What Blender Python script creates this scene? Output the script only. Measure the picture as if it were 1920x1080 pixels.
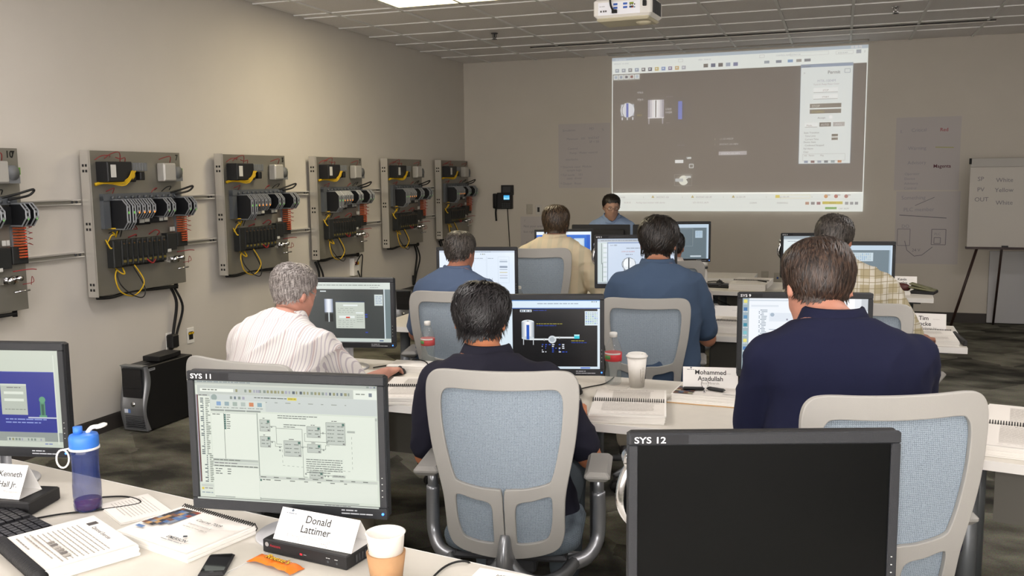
import bpy, bmesh, math, random
from mathutils import Vector, Matrix, noise, Euler
R=math.radians; PI=math.pi
rnd=random.Random(7)
for o in list(bpy.data.objects): bpy.data.objects.remove(o)
SC=bpy.context.scene; COL=SC.collection
# ---------------------------------------------------------------- camera, light, exposure
FW=Vector((-0.331202,0.935762,-0.121055)); RT=Vector((0.943092,0.332343,-0.011237)); UP=Vector((-0.029717,0.117888,0.992582))
CAM=Vector((0,0,1.6677)); FPX=1734.05
cd=bpy.data.cameras.new('camera'); cam=bpy.data.objects.new('camera',cd); COL.objects.link(cam)
cam.matrix_world=Matrix(((RT.x,UP.x,-FW.x,CAM.x),(RT.y,UP.y,-FW.y,CAM.y),(RT.z,UP.z,-FW.z,CAM.z),(0,0,0,1)))
cd.lens=36*FPX/1920; cd.sensor_width=36; cd.clip_start=.02; cd.clip_end=60; SC.camera=cam
HC=3.08; XL=-4.574; YB=11.159; XR=3.4; YF=-1.6
SC.view_settings.view_transform='Standard'; SC.view_settings.look='None'
SC.view_settings.gamma=1; SC.view_settings.exposure=0.14; SC.view_settings.use_curve_mapping=False
w=bpy.data.worlds.new('world'); SC.world=w; w.use_nodes=True
w.node_tree.nodes['Background'].inputs[0].default_value=(.5,.52,.55,1); w.node_tree.nodes['Background'].inputs[1].default_value=.12
def light(name,kind,loc,energy,col,size=None,sy=None,rot=None):
    l=bpy.data.lights.new(name,kind); l.energy=energy; l.color=col
    o=bpy.data.objects.new(name,l); COL.objects.link(o); o.location=loc
    if kind=='AREA': l.shape='RECTANGLE'; l.size=size; l.size_y=sy or size
    elif size is not None: l.shadow_soft_size=size
    if rot: o.rotation_euler=rot
    return o
# the flash of the camera
light('camera_flash','POINT',CAM+RT*-.035+UP*.055-FW*.02,50,(1,.975,.965),.012)
# unseen ceiling lamps, assumed lit to raise the ambient light
for lx,ly,e in ((-2.6,.6,26),(1.2,.6,24),(-2.6,3.4,32),(1.2,3.4,28),(1.6,6.6,34)):
    light('assumed_ceiling_lamp','AREA',(lx,ly,HC-.05),e,(1,.95,.92),1.2,.3)
# added broad fill light behind the camera for ceiling and walls; no window
light('added_front_fill','AREA',(-.6,YF+.08,1.5),420,(.97,.96,1),6.5,1.9,(R(-90),R(180),0))
# the lit fluorescent fixture in view
light('fluorescent_lamp','AREA',(-2.96,6.95,HC-.012),34,(1,.86,.6),1.1,.5)

# ---------------------------------------------------------------- helpers
def ray(px,py): return FW+RT*((px-960)/FPX)-UP*((py-540)/FPX)
def P(px,py,z=None,y=None,x=None,d=None):
    v=ray(px,py)
    if z is not None: t=(z-CAM.z)/v.z
    elif y is not None: t=y/v.y
    elif x is not None: t=x/v.x
    else: t=d
    return CAM+v*t
def lin(c):
    if isinstance(c,str):
        c=c.lstrip('#'); c=''.join(x+x for x in c) if len(c)==3 else c; c=[int(c[i:i+2],16)/255 for i in (0,2,4)]
    return tuple((x/12.92 if x<=.04045 else ((x+.055)/1.055)**2.4) for x in c[:3])
MATS={}
def mat(name,col='#808080',rough=.6,metal=0,bump=0,bscale=200,vary=0,vscale=8,emit=0,trans=0,alpha=1,ior=1.45,spec=.5,coat=0):
    if name in MATS: return MATS[name]
    m=bpy.data.materials.new(name); m.use_nodes=True; nt=m.node_tree; b=nt.nodes['Principled BSDF']; c=lin(col)
    b.inputs['Base Color'].default_value=(*c,1); b.inputs['Roughness'].default_value=rough; b.inputs['Metallic'].default_value=metal
    b.inputs['IOR'].default_value=ior; b.inputs['Specular IOR Level'].default_value=spec
    if trans: b.inputs['Transmission Weight'].default_value=trans
    if coat: b.inputs['Coat Weight'].default_value=coat
    if alpha<1: b.inputs['Alpha'].default_value=alpha
    if emit:
        b.inputs['Emission Color'].default_value=(*c,1); b.inputs['Emission Strength'].default_value=emit
    tc=nt.nodes.new('ShaderNodeTexCoord')
    if vary:
        n=nt.nodes.new('ShaderNodeTexNoise'); n.inputs['Scale'].default_value=vscale; n.inputs['Detail'].default_value=4
        nt.links.new(tc.outputs['Object'],n.inputs['Vector'])
        r=nt.nodes.new('ShaderNodeValToRGB'); r.color_ramp.elements[0].position=.3; r.color_ramp.elements[1].position=.7
        r.color_ramp.elements[0].color=(*[x*(1-vary) for x in c],1); r.color_ramp.elements[1].color=(*[min(1,x*(1+vary)) for x in c],1)
        nt.links.new(n.outputs['Fac'],r.inputs['Fac']); nt.links.new(r.outputs['Color'],b.inputs['Base Color'])
    if bump:
        n=nt.nodes.new('ShaderNodeTexNoise'); n.inputs['Scale'].default_value=bscale; n.inputs['Detail'].default_value=3
        nt.links.new(tc.outputs['Object'],n.inputs['Vector'])
        bp=nt.nodes.new('ShaderNodeBump'); bp.inputs['Strength'].default_value=bump; bp.inputs['Distance'].default_value=.002
        nt.links.new(n.outputs['Fac'],bp.inputs['Height']); nt.links.new(bp.outputs['Normal'],b.inputs['Normal'])
    MATS[name]=m; return m
def attr_mat(name,emit=0,rough=.7,base=1.0):
    """colour comes from the print / display colours stored on the faces"""
    m=bpy.data.materials.new(name); m.use_nodes=True; nt=m.node_tree; b=nt.nodes['Principled BSDF']
    a=nt.nodes.new('ShaderNodeVertexColor'); a.layer_name='Col'; b.inputs['Roughness'].default_value=rough
    if emit:
        b.inputs['Base Color'].default_value=(.01,.01,.011,1); b.inputs['Emission Strength'].default_value=emit
        nt.links.new(a.outputs['Color'],b.inputs['Emission Color'])
    else: nt.links.new(a.outputs['Color'],b.inputs['Base Color'])
    MATS[name]=m; return m
class MB:
    """collects shapes and links them as ONE mesh object"""
    def __init__(s): s.v=[]; s.f=[]; s.m=[]; s.sm=[]; s.T=Matrix(); s.cm=0; s.cs=False
    def mi(s,i): s.cm=i; return s
    def add(s,vs,fs,smooth=None,T=None):
        n=len(s.v); M=s.T@T if T is not None else s.T
        s.v+= [M@Vector(v) for v in vs]; s.f+=[tuple(n+i for i in f) for f in fs]
        s.m+=[s.cm]*len(fs); s.sm+=[s.cs if smooth is None else smooth]*len(fs); return s
    def box(s,a,b,T=None,bev=0):
        x0,y0,z0=[min(p,q) for p,q in zip(a,b)]; x1,y1,z1=[max(p,q) for p,q in zip(a,b)]
        if not bev:
            return s.add([(x0,y0,z0),(x1,y0,z0),(x1,y1,z0),(x0,y1,z0),(x0,y0,z1),(x1,y0,z1),(x1,y1,z1),(x0,y1,z1)],
              [(0,3,2,1),(4,5,6,7),(0,1,5,4),(1,2,6,5),(2,3,7,6),(3,0,4,7)],False,T)
        e=min(bev,(x1-x0)/2.01,(y1-y0)/2.01,(z1-z0)/2.01)
        def ring(z,i):
            X0,X1,Y0,Y1=x0+i,x1-i,y0+i,y1-i
            return [(X0+e,Y0,z),(X1-e,Y0,z),(X1,Y0+e,z),(X1,Y1-e,z),(X1-e,Y1,z),(X0+e,Y1,z),(X0,Y1-e,z),(X0,Y0+e,z)]
        vs=ring(z0,e)[:]; 
        def ring2(z,i):
            q=min(e,i) if i else 0
            X0,X1,Y0,Y1=x0+i,x1-i,y0+i,y1-i; g=e*.5
            return [(X0+g,Y0,z),(X1-g,Y0,z),(X1,Y0+g,z),(X1,Y1-g,z),(X1-g,Y1,z),(X0+g,Y1,z),(X0,Y1-g,z),(X0,Y0+g,z)]
        vs=ring2(z0,e)+ring2(z0+e,0)+ring2(z1-e,0)+ring2(z1,e); fs=[tuple(range(7,-1,-1)),tuple(range(24,32))]
        for k in range(3):
            for i in range(8): j=(i+1)%8; fs.append((k*8+i,k*8+j,k*8+8+j,k*8+8+i))
        return s.add(vs,fs,False,T)
    def lathe(s,prof,n=20,T=None,smooth=True,a0=0,a1=2*PI):
        vs=[];fs=[]; full=abs(a1-a0-2*PI)<1e-6; k=n if full else n+1
        for r,z in prof:
            for i in range(k): a=a0+(a1-a0)*i/n; vs.append((r*math.cos(a),r*math.sin(a),z))
        for j in range(len(prof)-1):
            for i in range(n): i2=(i+1)%k; fs.append((j*k+i,j*k+i2,(j+1)*k+i2,(j+1)*k+i))
        if full:
            if prof[0][0]>1e-5: fs.append(tuple(range(k-1,-1,-1)))
            if prof[-1][0]>1e-5: fs.append(tuple((len(prof)-1)*k+i for i in range(k)))
        return s.add(vs,fs,smooth,T)
    def cyl(s,a,b,r,r2=None,n=14,smooth=True):
        a=Vector(a);b=Vector(b); L=(b-a).length
        q=(b-a).to_track_quat('Z','Y').to_matrix().to_4x4(); q.translation=a
        return s.lathe([(r,0),(r if r2 is None else r2,L)],n,q,smooth)
    def tube(s,pts,r,n=8,cap=True,flat=1.0,smooth=True):
        pts=[Vector(p) for p in pts]; rs=r if isinstance(r,(list,tuple)) else [r]*len(pts); vs=[];fs=[]; N=len(pts)
        nr=None
        for i,p in enumerate(pts):
            t=(pts[min(i+1,N-1)]-pts[max(i-1,0)]).normalized()
            if nr is None: nr=Vector((0,0,1)).cross(t); nr=nr.normalized() if nr.length>.05 else Vector((1,0,0)).cross(t).normalized()
            nr=(nr-t*nr.dot(t)).normalized(); bn=t.cross(nr)
            for k in range(n): a=2*PI*k/n; vs.append(p+nr*(math.cos(a)*rs[i])+bn*(math.sin(a)*rs[i]*flat))
        for i in range(N-1):
            for k in range(n): k2=(k+1)%n; fs.append((i*n+k,i*n+k2,(i+1)*n+k2,(i+1)*n+k))
        if cap: fs+= [tuple(range(n-1,-1,-1)),tuple((N-1)*n+k for k in range(n))]
        return s.add(vs,fs,smooth)
    def prism(s,poly,z0,z1,T=None,smooth=False):
        n=len(poly); return s.add([(x,y,z0) for x,y in poly]+[(x,y,z1) for x,y in poly],
           [tuple(range(n-1,-1,-1)),tuple(range(n,2*n))]+[(i,(i+1)%n,n+(i+1)%n,n+i) for i in range(n)],smooth,T)
    def ball(s,c,r,n=12,m=8,T=None):
        rx,ry,rz=r if isinstance(r,(list,tuple)) else (r,r,r); c=Vector(c); vs=[];fs=[]
        for j in range(m+1):
            p=PI*j/m
            for i in range(n): a=2*PI*i/n; vs.append(c+Vector((rx*math.sin(p)*math.cos(a),ry*math.sin(p)*math.sin(a),-rz*math.cos(p))))
        for j in range(m):
            for i in range(n): i2=(i+1)%n; fs.append((j*n+i,j*n+i2,(j+1)*n+i2,(j+1)*n+i))
        return s.add(vs,fs,True,T)
    def mesh(s,name,mats):
        me=bpy.data.meshes.new(name); me.from_pydata([tuple(v) for v in s.v],[],s.f)
        for m in (mats if isinstance(mats,(list,tuple)) else [mats]): me.materials.append(m)
        me.polygons.foreach_set('material_index',s.m); me.polygons.foreach_set('use_smooth',s.sm); me.update(); return me
    def build(s,name,mats,parent=None,loc=None,rot=None,label=None):
        o=bpy.data.objects.new(name,s.mesh(name,mats)); COL.objects.link(o)
        if parent: o.parent=parent
        if loc is not None: o.location=loc
        if rot is not None: o.rotation_euler=rot
        if label: o['label']=label
        return o
def tag(o,label=None,cat=None,group=None,kind=None):
    if label: o['label']=label
    if cat: o['category']=cat
    if group: o['group']=group
    if kind: o['kind']=kind
    return o
def empty(name,loc=(0,0,0),rz=0,label=None,cat=None,group=None):
    o=bpy.data.objects.new(name,None); COL.objects.link(o); o.location=loc; o.rotation_euler=(0,0,rz); o.empty_display_size=.05
    return tag(o,label,cat,group)
def copy_tree(o,parent=None):
    c=o.copy(); COL.objects.link(c); c.parent=parent
    for ch in list(o.children): copy_tree(ch,c)
    return c
def link(name,me,parent=None,loc=None,rot=None):
    o=bpy.data.objects.new(name,me); COL.objects.link(o)
    if parent: o.parent=parent
    if loc is not None: o.location=loc
    if rot is not None: o.rotation_euler=rot
    return o
def smoothpath(pts,n=6):
    pts=[Vector(p) for p in pts]; out=[]
    for i in range(len(pts)-1):
        p0=pts[max(i-1,0)];p1=pts[i];p2=pts[i+1];p3=pts[min(i+2,len(pts)-1)]
        for k in range(n):
            t=k/n; out.append(.5*((2*p1)+(p2-p0)*t+(2*p0-5*p1+4*p2-p3)*t*t+(3*p1-p0-3*p2+p3)*t**3))
    out.append(pts[-1]); return out
# text to polygons
_txt={}
def textmesh(t,spacing=1.0,off=0):
    k=(t,spacing,off)
    if k in _txt: return _txt[k]
    cu=bpy.data.curves.new('lettering','FONT'); cu.body=t; cu.size=1; cu.resolution_u=3; cu.space_character=spacing; cu.offset=off
    ob=bpy.data.objects.new('lettering',cu); COL.objects.link(ob); dg=bpy.context.evaluated_depsgraph_get(); dg.update()
    me=ob.evaluated_get(dg).to_mesh(); vs=[(v.co.x,v.co.y) for v in me.vertices]; fs=[tuple(p.vertices) for p in me.polygons]
    ob.evaluated_get(dg).to_mesh_clear(); bpy.data.objects.remove(ob); bpy.data.curves.remove(cu)
    w=max([v[0] for v in vs] or [0]); _txt[k]=(vs,fs,w); return _txt[k]
class Draw:
    """flat print or display content, units of its own, y down; layers lie .15 mm above one another"""
    def __init__(s,W,H,w,h=None,step=.00012):
        s.W,s.H,s.w,s.h=W,H,w,h or w*H/W; s.v=[];s.f=[];s.c=[];s.k=0;s.step=step;s.rd=random.Random(W*7+H)
    def _p(s,x,y): return (x/s.W*s.w-s.w/2, s.h/2-y/s.H*s.h, s.k*s.step)
    def poly(s,pts,col,cl=True):
        if cl: pts=[(min(max(x,0),s.W),min(max(y,0),s.H)) for x,y in pts]
        n=len(s.v); s.v+=[s._p(*p) for p in pts]; s.f.append(tuple(range(n+len(pts)-1,n-1,-1))); s.c.append(lin(col)); return s
    def rect(s,x0,y0,x1,y1,col): s.k+=1; return s.poly([(x0,y0),(x1,y0),(x1,y1),(x0,y1)],col)
    def line(s,pts,col,t=1):
        s.k+=1
        for (a,b),(c,d) in zip(pts,pts[1:]):
            L=math.hypot(c-a,d-b) or 1; nx,ny=-(d-b)/L*t/2,(c-a)/L*t/2; s.poly([(a+nx,b+ny),(c+nx,d+ny),(c-nx,d-ny),(a-nx,b-ny)],col)
        return s
    def frame(s,x0,y0,x1,y1,col,t=1): return s.line([(x0,y0),(x1,y0),(x1,y1),(x0,y1),(x0,y0)],col,t)
    def disc(s,x,y,r,col,ry=None,n=20,a0=0,a1=360):
        s.k+=1; ry=ry or r; return s.poly([(x+r*math.cos(R(a0+(a1-a0)*i/n)),y+ry*math.sin(R(a0+(a1-a0)*i/n))) for i in range(n)],col)
    def text(s,t,x,y,size,col,align='l',off=0,sx=1,rot=0):
        s.k+=1; vs,fs,w=textmesh(t,1.0,off); w*=size*sx
        ox=x-(w/2 if align=='c' else w if align=='r' else 0); n=len(s.v); c,q=math.cos(R(rot)),math.sin(R(rot))
        for a,b in vs:
            dx,dy=a*size*sx,-b*size; s.v.append(s._p(ox+dx*c-dy*q,y+dx*q+dy*c))
        s.f+=[tuple(n+i for i in f) for f in fs]; s.c+=[lin(col)]*len(fs); return s
    def words(s,x0,y,x1,h,col,gap=.5,dens=1):
        """a line too small to read in the photograph: word-length strokes"""
        s.k+=1; x=x0
        while x<x1-h:
            L=min(h*(1.2+s.rd.random()*3.2)*dens,x1-x); s.poly([(x,y),(x+L,y),(x+L,y+h*.55),(x,y+h*.55)],col); x+=L+h*gap
        return s
    def grad(s,x0,y0,x1,y1,c0,c1,n=8):
        s.k+=1; a,b=[int(c0[i:i+2],16) for i in (1,3,5)],[int(c1[i:i+2],16) for i in (1,3,5)]
        for i in range(n):
            t=math.sin(PI*(i+.5)/n); c='#%02x%02x%02x'%tuple(int(p+(q-p)*t) for p,q in zip(a,b))
            s.poly([(x0+(x1-x0)*i/n,y0),(x0+(x1-x0)*(i+1)/n,y0),(x0+(x1-x0)*(i+1)/n,y1),(x0+(x1-x0)*i/n,y1)],c)
        return s
    def build(s,name,m,parent=None,T=None,label=None):
        me=bpy.data.meshes.new(name); me.from_pydata(s.v,[],s.f); me.materials.append(m)
        a=me.color_attributes.new('Col','FLOAT_COLOR','CORNER'); buf=[]
        for p,c in zip(me.polygons,s.c): buf+=[c[0],c[1],c[2],1.0]*p.loop_total
        a.data.foreach_set('color',buf); me.update(); o=link(name,me,parent)
        if T is not None: o.matrix_local=T
        if label: o['label']=label
        return o
def frameT(o,x,y):
    """matrix whose X is x, Y is y (both made unit), placed at o"""
    x=Vector(x).normalized(); z=x.cross(Vector(y)).normalized(); y=z.cross(x)
    return Matrix(((x.x,y.x,z.x,o[0]),(x.y,y.y,z.y,o[1]),(x.z,y.z,z.z,o[2]),(0,0,0,1)))
PRINT=attr_mat('ink_on_paper',0,.75); LCD=attr_mat('lit_display',.92,.25); PROJ=attr_mat('projected_picture',.55,.8); PROJ.node_tree.nodes['Principled BSDF'].inputs['Base Color'].default_value=(*lin('#bcb5ad'),1)
# ---------------------------------------------------------------- materials
def wallmat(name,col):
    return mat(name,col,.85,bump=.25,bscale=350,vary=.015,vscale=3)
M_WALL=wallmat('painted_wall','#c9c4bc'); M_WB=wallmat('painted_back_wall','#c4beb4'); M_BASE=mat('rubber_baseboard','#3a3633',.6)
M_TILE=mat('ceiling_tile_board','#e2dfde',.95,bump=.5,bscale=300,vary=.03,vscale=60); M_GRID=mat('ceiling_grid_paint','#e6e6e4',.6); M_GRIDD=mat('dark_slot','#3c3a38',.7)
M_FRAME=mat('chair_frame_plastic','#a3a19c',.5,bump=.15,bscale=600); M_STAND=mat('silver_plastic','#c3c4c8',.35,.25); M_SILV=mat('silver_paint','#9a9ca0',.32,.75); M_CHROME=mat('chrome','#d0d0d2',.12,1)
M_BLKP=mat('black_plastic','#161618',.5,bump=.2,bscale=500); M_BEZ=mat('monitor_bezel_plastic','#202226',.45,bump=.3,bscale=700); M_GREYP=mat('dark_grey_plastic','#3b3c3f',.55)
M_TOP=mat('laminate_table_top','#cbc6bc',.45,vary=.02,vscale=20); M_EDGE=mat('white_table_edge','#e6e4e0',.5); M_LEG=mat('grey_metal_leg','#6d7175',.4,.5); M_PANEL=mat('modesty_panel','#77746c',.7)
M_PAPER=mat('white_paper','#e9e6e0',.8); M_CARD=mat('white_card','#efedea',.75); M_WHITE=mat('white_plastic','#e6e4df',.45)
M_STEEL=mat('brushed_panel_steel','#8a877e',.42,.55,vary=.05,vscale=5); M_STEELL=mat('bright_panel_steel','#c6c3bd',.35,.6); M_RUB=mat('black_rubber','#131313',.7)
# ---------------------------------------------------------------- room
def carpet():
    m=bpy.data.materials.new('carpet'); m.use_nodes=True; nt=m.node_tree; b=nt.nodes['Principled BSDF']; N=nt.nodes.new; L=nt.links.new
    b.inputs['Roughness'].default_value=.95; b.inputs['Specular IOR Level'].default_value=.1
    tc=N('ShaderNodeTexCoord'); mp=N('ShaderNodeMapping'); mp.inputs['Rotation'].default_value[2]=R(45); L(tc.outputs['Object'],mp.inputs['Vector'])
    v=N('ShaderNodeTexVoronoi'); v.distance='CHEBYCHEV'; v.inputs['Scale'].default_value=2.2; v.inputs['Randomness'].default_value=.35; L(mp.outputs['Vector'],v.inputs['Vector'])
    n=N('ShaderNodeTexNoise'); n.inputs['Scale'].default_value=3.2; n.inputs['Detail'].default_value=7
    m2=N('ShaderNodeMapping'); m2.inputs['Scale'].default_value=(.8,1.25,1); L(tc.outputs['Object'],m2.inputs['Vector']); L(m2.outputs['Vector'],n.inputs['Vector'])
    sp=N('ShaderNodeSeparateColor'); L(v.outputs['Color'],sp.inputs['Color'])
    a=N('ShaderNodeMath'); a.operation='MULTIPLY_ADD'; a.inputs[1].default_value=.3; L(sp.outputs[0],a.inputs[0]); L(n.outputs['Fac'],a.inputs[2])
    r=N('ShaderNodeValToRGB'); e=r.color_ramp.elements; e[0].position=.45; e[0].color=(*lin('#34332e'),1); e[1].position=.85; e[1].color=(*lin('#7c7a6c'),1)
    k=e.new(.62); k.color=(*lin('#57554b'),1); L(a.outputs[0],r.inputs['Fac'])
    f=N('ShaderNodeTexNoise'); f.inputs['Scale'].default_value=160; f.inputs['Detail'].default_value=2; L(tc.outputs['Object'],f.inputs['Vector'])
    mx=N('ShaderNodeMix'); mx.data_type='RGBA'; mx.blend_type='OVERLAY'; mx.inputs[0].default_value=.7; L(r.outputs['Color'],mx.inputs[6]); L(f.outputs['Color'],mx.inputs[7])
    h=N('ShaderNodeHueSaturation'); h.inputs['Saturation'].default_value=.9; L(mx.outputs[2],h.inputs['Color']); L(h.outputs['Color'],b.inputs['Base Color'])
    bp=N('ShaderNodeBump'); bp.inputs['Strength'].default_value=.6; bp.inputs['Distance'].default_value=.004; L(f.outputs['Fac'],bp.inputs['Height']); L(bp.outputs['Normal'],b.inputs['Normal'])
    return m
def struct(name,a,b,m): o=MB().box(a,b).build(name,m); o['kind']='structure'; return o
struct('floor',(XL-.1,YF-.1,-.1),(XR+.1,YB+.1,0),carpet())
struct('wall_left',(XL-.1,YF-.1,0),(XL,YB+.1,HC+.12),M_WALL); struct('wall_back',(XL,YB,0),(XR,YB+.1,HC+.12),M_WB)
struct('wall_right',(XR,YF-.1,0),(XR+.1,YB+.1,HC+.12),M_WALL); struct('wall_front',(XL,YF-.1,0),(XR,YF,HC+.12),M_WALL)
b=MB(); b.box((XL,YF,0),(XL+.012,YB,.1)); b.box((XL,YF,.1),(XL+.007,YB,.106)); tag(b.build('baseboard_left',M_BASE),kind='structure')
b=MB(); b.box((XL+.012,YB-.012,0),(XR,YB,.1)); b.box((XL+.012,YB-.007,.1),(XR,YB,.106)); tag(b.build('baseboard_back',M_BASE),kind='structure')
# ceiling: deck, grid and tiles
ceil=MB().box((XL,YF,HC+.05),(XR,YB,HC+.12)).build('ceiling',M_TILE); ceil['kind']='structure'
X0=-4.208; YC=7.43
xs=[XL]+[X0+.61*k for k in range(13)]; xs=[x for x in xs if x<XR-.05]+[XR]
ys=[YC+.61*k for k in range(6)]; ys=ys+[YB]; yn=[YC-.17-.61*k for k in range(0,15)]; yn=[y for y in yn if y>YF+.05][::-1]; yall=[YF]+yn+ys
tm={}
g=MB()
for y in yall[1:-1]:
    g.box((XL,y-.012,HC-.004),(XR,y+.012,HC+.008)); 
for x in xs[1:-1]: g.box((x-.012,YF,HC-.004),(x+.012,YB,HC+.0079))
g.build('ceiling_grid',M_GRID,ceil)
rest=MB(); LX0,LX1=-3.57,-2.35
for j in range(len(yall)-1):
    for i in range(len(xs)-1):
        x0,x1,y0,y1=xs[i]+.013,xs[i+1]-.013,yall[j]+.013,yall[j+1]-.013
        if abs(yall[j+1]-(YC-.17))<.01 and x1>LX0 and x0<LX1:
            if x0<LX0-.05: x1=LX0-.005
            elif x1>LX1+.05: x0=LX1+.005
            else: continue
        if yall[j]>5.8 and xs[i]<2.0:
            k=(round(x1-x0,2),round(y1-y0,2))
            if k not in tm:
                m_=MB(); m_.box((0,0,0),(x1-x0,y1-y0,.03),bev=.003); tm[k]=m_.mesh('ceiling_tile',M_TILE)
            link('ceiling_tile',tm[k],ceil,(x0,y0,HC+.004+rnd.random()*.002))
        else: rest.box((x0,y0,HC+.006),(x1,y1,HC+.03))
tag(rest.build('ceiling_tile_field',M_TILE,ceil),kind='stuff')
# fluorescent fixture
t=empty('ceiling_light',((LX0+LX1)/2,YC-.475,HC),0,'recessed fluorescent ceiling light glowing yellow-white at the top edge','ceiling light')
MB().box((-.585,-.285,.0),(.585,.285,.035)).build('lamp_diffuser',mat('lit_diffuser','#fff0c0',.5,emit=4),t)
b=MB(); b.box((-.605,-.3,-.004),(.605,-.286,.04)); b.box((-.605,.286,-.004),(.605,.3,.04)); b.box((-.605,-.286,-.004),(-.586,.286,.04)); b.box((.586,-.286,-.004),(.605,.286,.04)); b.build('lamp_frame',M_GRID,t)
# long slot diffuser and the screen slot at the back wall
t=empty('slot_diffuser',(-.95,10.05,HC),0,'long dark slot air diffuser running across the ceiling near the back wall','air diffuser')
b=MB(); b.box((-2.35,-.035,-.006),(2.3,.0,.003)); b.build('dark_channel',M_GRIDD,t); MB().box((-2.35,0,-.014),(2.3,.02,.003)).build('channel_lip',mat('slot_lip','#cfccc6',.4),t)
b=MB(); b.box((-1.45,-.07,-.012),(1.45,.06,.004),bev=.003); 
for k in range(6): b.cyl((-1.2+k*.48,-.01,-.012),(-1.2+k*.48,-.01,-.016),.008)
tag(b.build('screen_housing',mat('housing_paint','#a5a19a',.6),loc=(-1.2,11.0,HC)),'flat ceiling housing with screws above the projected picture','screen housing')
for q,(px,py) in enumerate(((927,62),(1680,12))):
    p=P(px,py,z=HC); t=empty('sprinkler_head',p,0,['ceiling sprinkler head left of the projector, near the left wall','ceiling sprinkler head right of the projector'][q],'sprinkler','sprinkler heads')
    MB().lathe([(.0,-.002),(.035,-.002),(.035,-.008),(.012,-.012)],16).build('escutcheon',M_CHROME if q else M_GREYP,t)
    b=MB(); b.cyl((0,0,-.01),(0,0,-.045),.009); b.tube([(-.018,0,-.012),(-.02,0,-.04),(0,0,-.058)],.004,6); b.tube([(.018,0,-.012),(.02,0,-.04),(0,0,-.058)],.004,6); b.build('frame_arms',M_CHROME if q else M_GREYP,t)
    MB().cyl((0,0,-.058),(0,0,-.062),.026).build('deflector',M_GREYP,t)
# ---------------------------------------------------------------- projector
pt=empty('projector',(-1.26,5.75,2.66),R(-3),'white ceiling projector hanging with its cable side towards the room','projector')
b=MB(); b.box((-.18,-.13,-.055),(.18,.14,.065),bev=.018); b.build('projector_case',M_WHITE,pt)
b=MB(); b.box((-.165,-.125,-.072),(.165,.13,-.05),bev=.012); b.ball((.1,.0,-.068),(.05,.045,.022)); b.build('bottom_cover',mat('cream_plastic','#c9c2a8',.5),pt)
d=Draw(300,100,.26,.075); d.rect(0,0,300,100,'#f2f4fa')
for x,c in ((60,'#3a62b8'),(130,'#3a62b8'),(175,'#8a9a3a')):
    d.rect(x+50,12,x+80,28,c); d.rect(x+50,40,x+80,56,'#3a62b8' if x<170 else '#333')
for x in (15,35,50): d.rect(x,62,x+12,76,'#555')
for x in (232,246,262): d.disc(x,30,5,'#444'); d.disc(x,52,5,'#a33' if x==246 else '#2a6ea8')
d.words(10,30,50,6,'#888'); d.text('VGA',90,90,9,'#666')
d.build('connector_panel',PRINT,pt,frameT((-.02,-.1312,.0),(1,0,0),(0,0,1)))
b=MB()
for k in range(8): b.box((.1805,-.1+k*.026,-.035),(.184,-.088+k*.026,.045))
b.build('side_vent',M_GREYP,pt)
b=MB(); b.cyl((-.02,.02,.06),(-.02,.02,HC-2.66-.002),.022); b.cyl((-.02,.02,.065),(-.02,.02,.08),.07); b.cyl((-.02,.02,HC-2.66-.012),(-.02,.02,HC-2.66-.001),.06); b.build('ceiling_mount',M_WHITE,pt)
b=MB(); b.tube(smoothpath([(-.02,.01,HC-2.67),(-.09,-.08,.22),(-.07,-.15,.1),(-.065,-.155,.02),(-.05,-.14,-.02)]),.006); b.tube(smoothpath([(0,.01,HC-2.67),(.06,-.06,.2),(.12,-.14,.08),(.14,-.145,.02)]),.004); b.box((-.06,-.15,-.03),(-.03,-.13,-.01)); b.box((.13,-.15,0),(.15,-.13,.03)); b.build('projector_cable',M_RUB,pt)
# ---------------------------------------------------------------- projected picture
d=Draw(1120,700,2.885,1.835,step=.0002)
W_='#eef6f2'; G_='#2e2d30'
d.rect(0,0,1120,700,W_); d.rect(0,0,1120,14,'#a9bccb'); d.text('101 Overview',16,12,9,'#f6f8ff'); d.rect(1050,2,1062,12,'#d5d9dd');d.rect(1066,2,1078,12,'#d5d9dd');d.rect(1082,2,1094,12,'#d5d9dd'); d.text('x',1084,11,9,'#555')
d.rect(4,74,1116,616,G_)
d.text('MODULE  101-EXEC',10,30,8,'#8a93a0'); d.frame(310,20,330,32,'#9a9a9a'); d.text('AREA  TANK101',400,30,8,'#8a93a0'); d.frame(670,20,690,32,'#9a9a9a'); d.text('CONTROL ADMINISTRATOR',740,29,8,'#8a93a0'); d.frame(800,18,960,32,'#b5b5b5'); d.frame(990,20,1060,34,'#aaa'); d.text('10:30:10 AM',996,31,8,'#6b7684'); d.rect(1072,18,1092,34,'#9aa4b0'); d.text('?',1104,33,14,'#555')
for k,c in enumerate(['#8fa0b0','#8c98a8','#6b7078','#7a90b0','#555a66','#2f3a60','#c8b04a','#5a86c8','#7a6a9c','#c09a40','#9aa0b0']): d.rect(16+k*31,50,34+k*31,66,c); d.rect(20+k*31,54,28+k*31,60,'#dfe6ea')
for k,c in enumerate(['#555','#4a5a80','#3a3a44','#8fa0b8','#5a6a9c']): d.rect(424+k*33,46,444+k*33,62,c)
for k,c in enumerate(['#8899a8','#6a7a90','#6a9ac8','#888','#6a7480']): d.rect([690,740,790,826,860][k],46,[712,764,812,848,886][k],58,c)
for k in range(5): d.rect(8+k*25,78,31+k*25,98,'#e4ebe8'); d.rect(13+k*25,82,26+k*25,94,['#9fb2c4','#8a9ab0','#556','#7a3a40','#b0c4d4'][k])
d.rect(7,99,133,101,'#b0b6b4')
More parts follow.
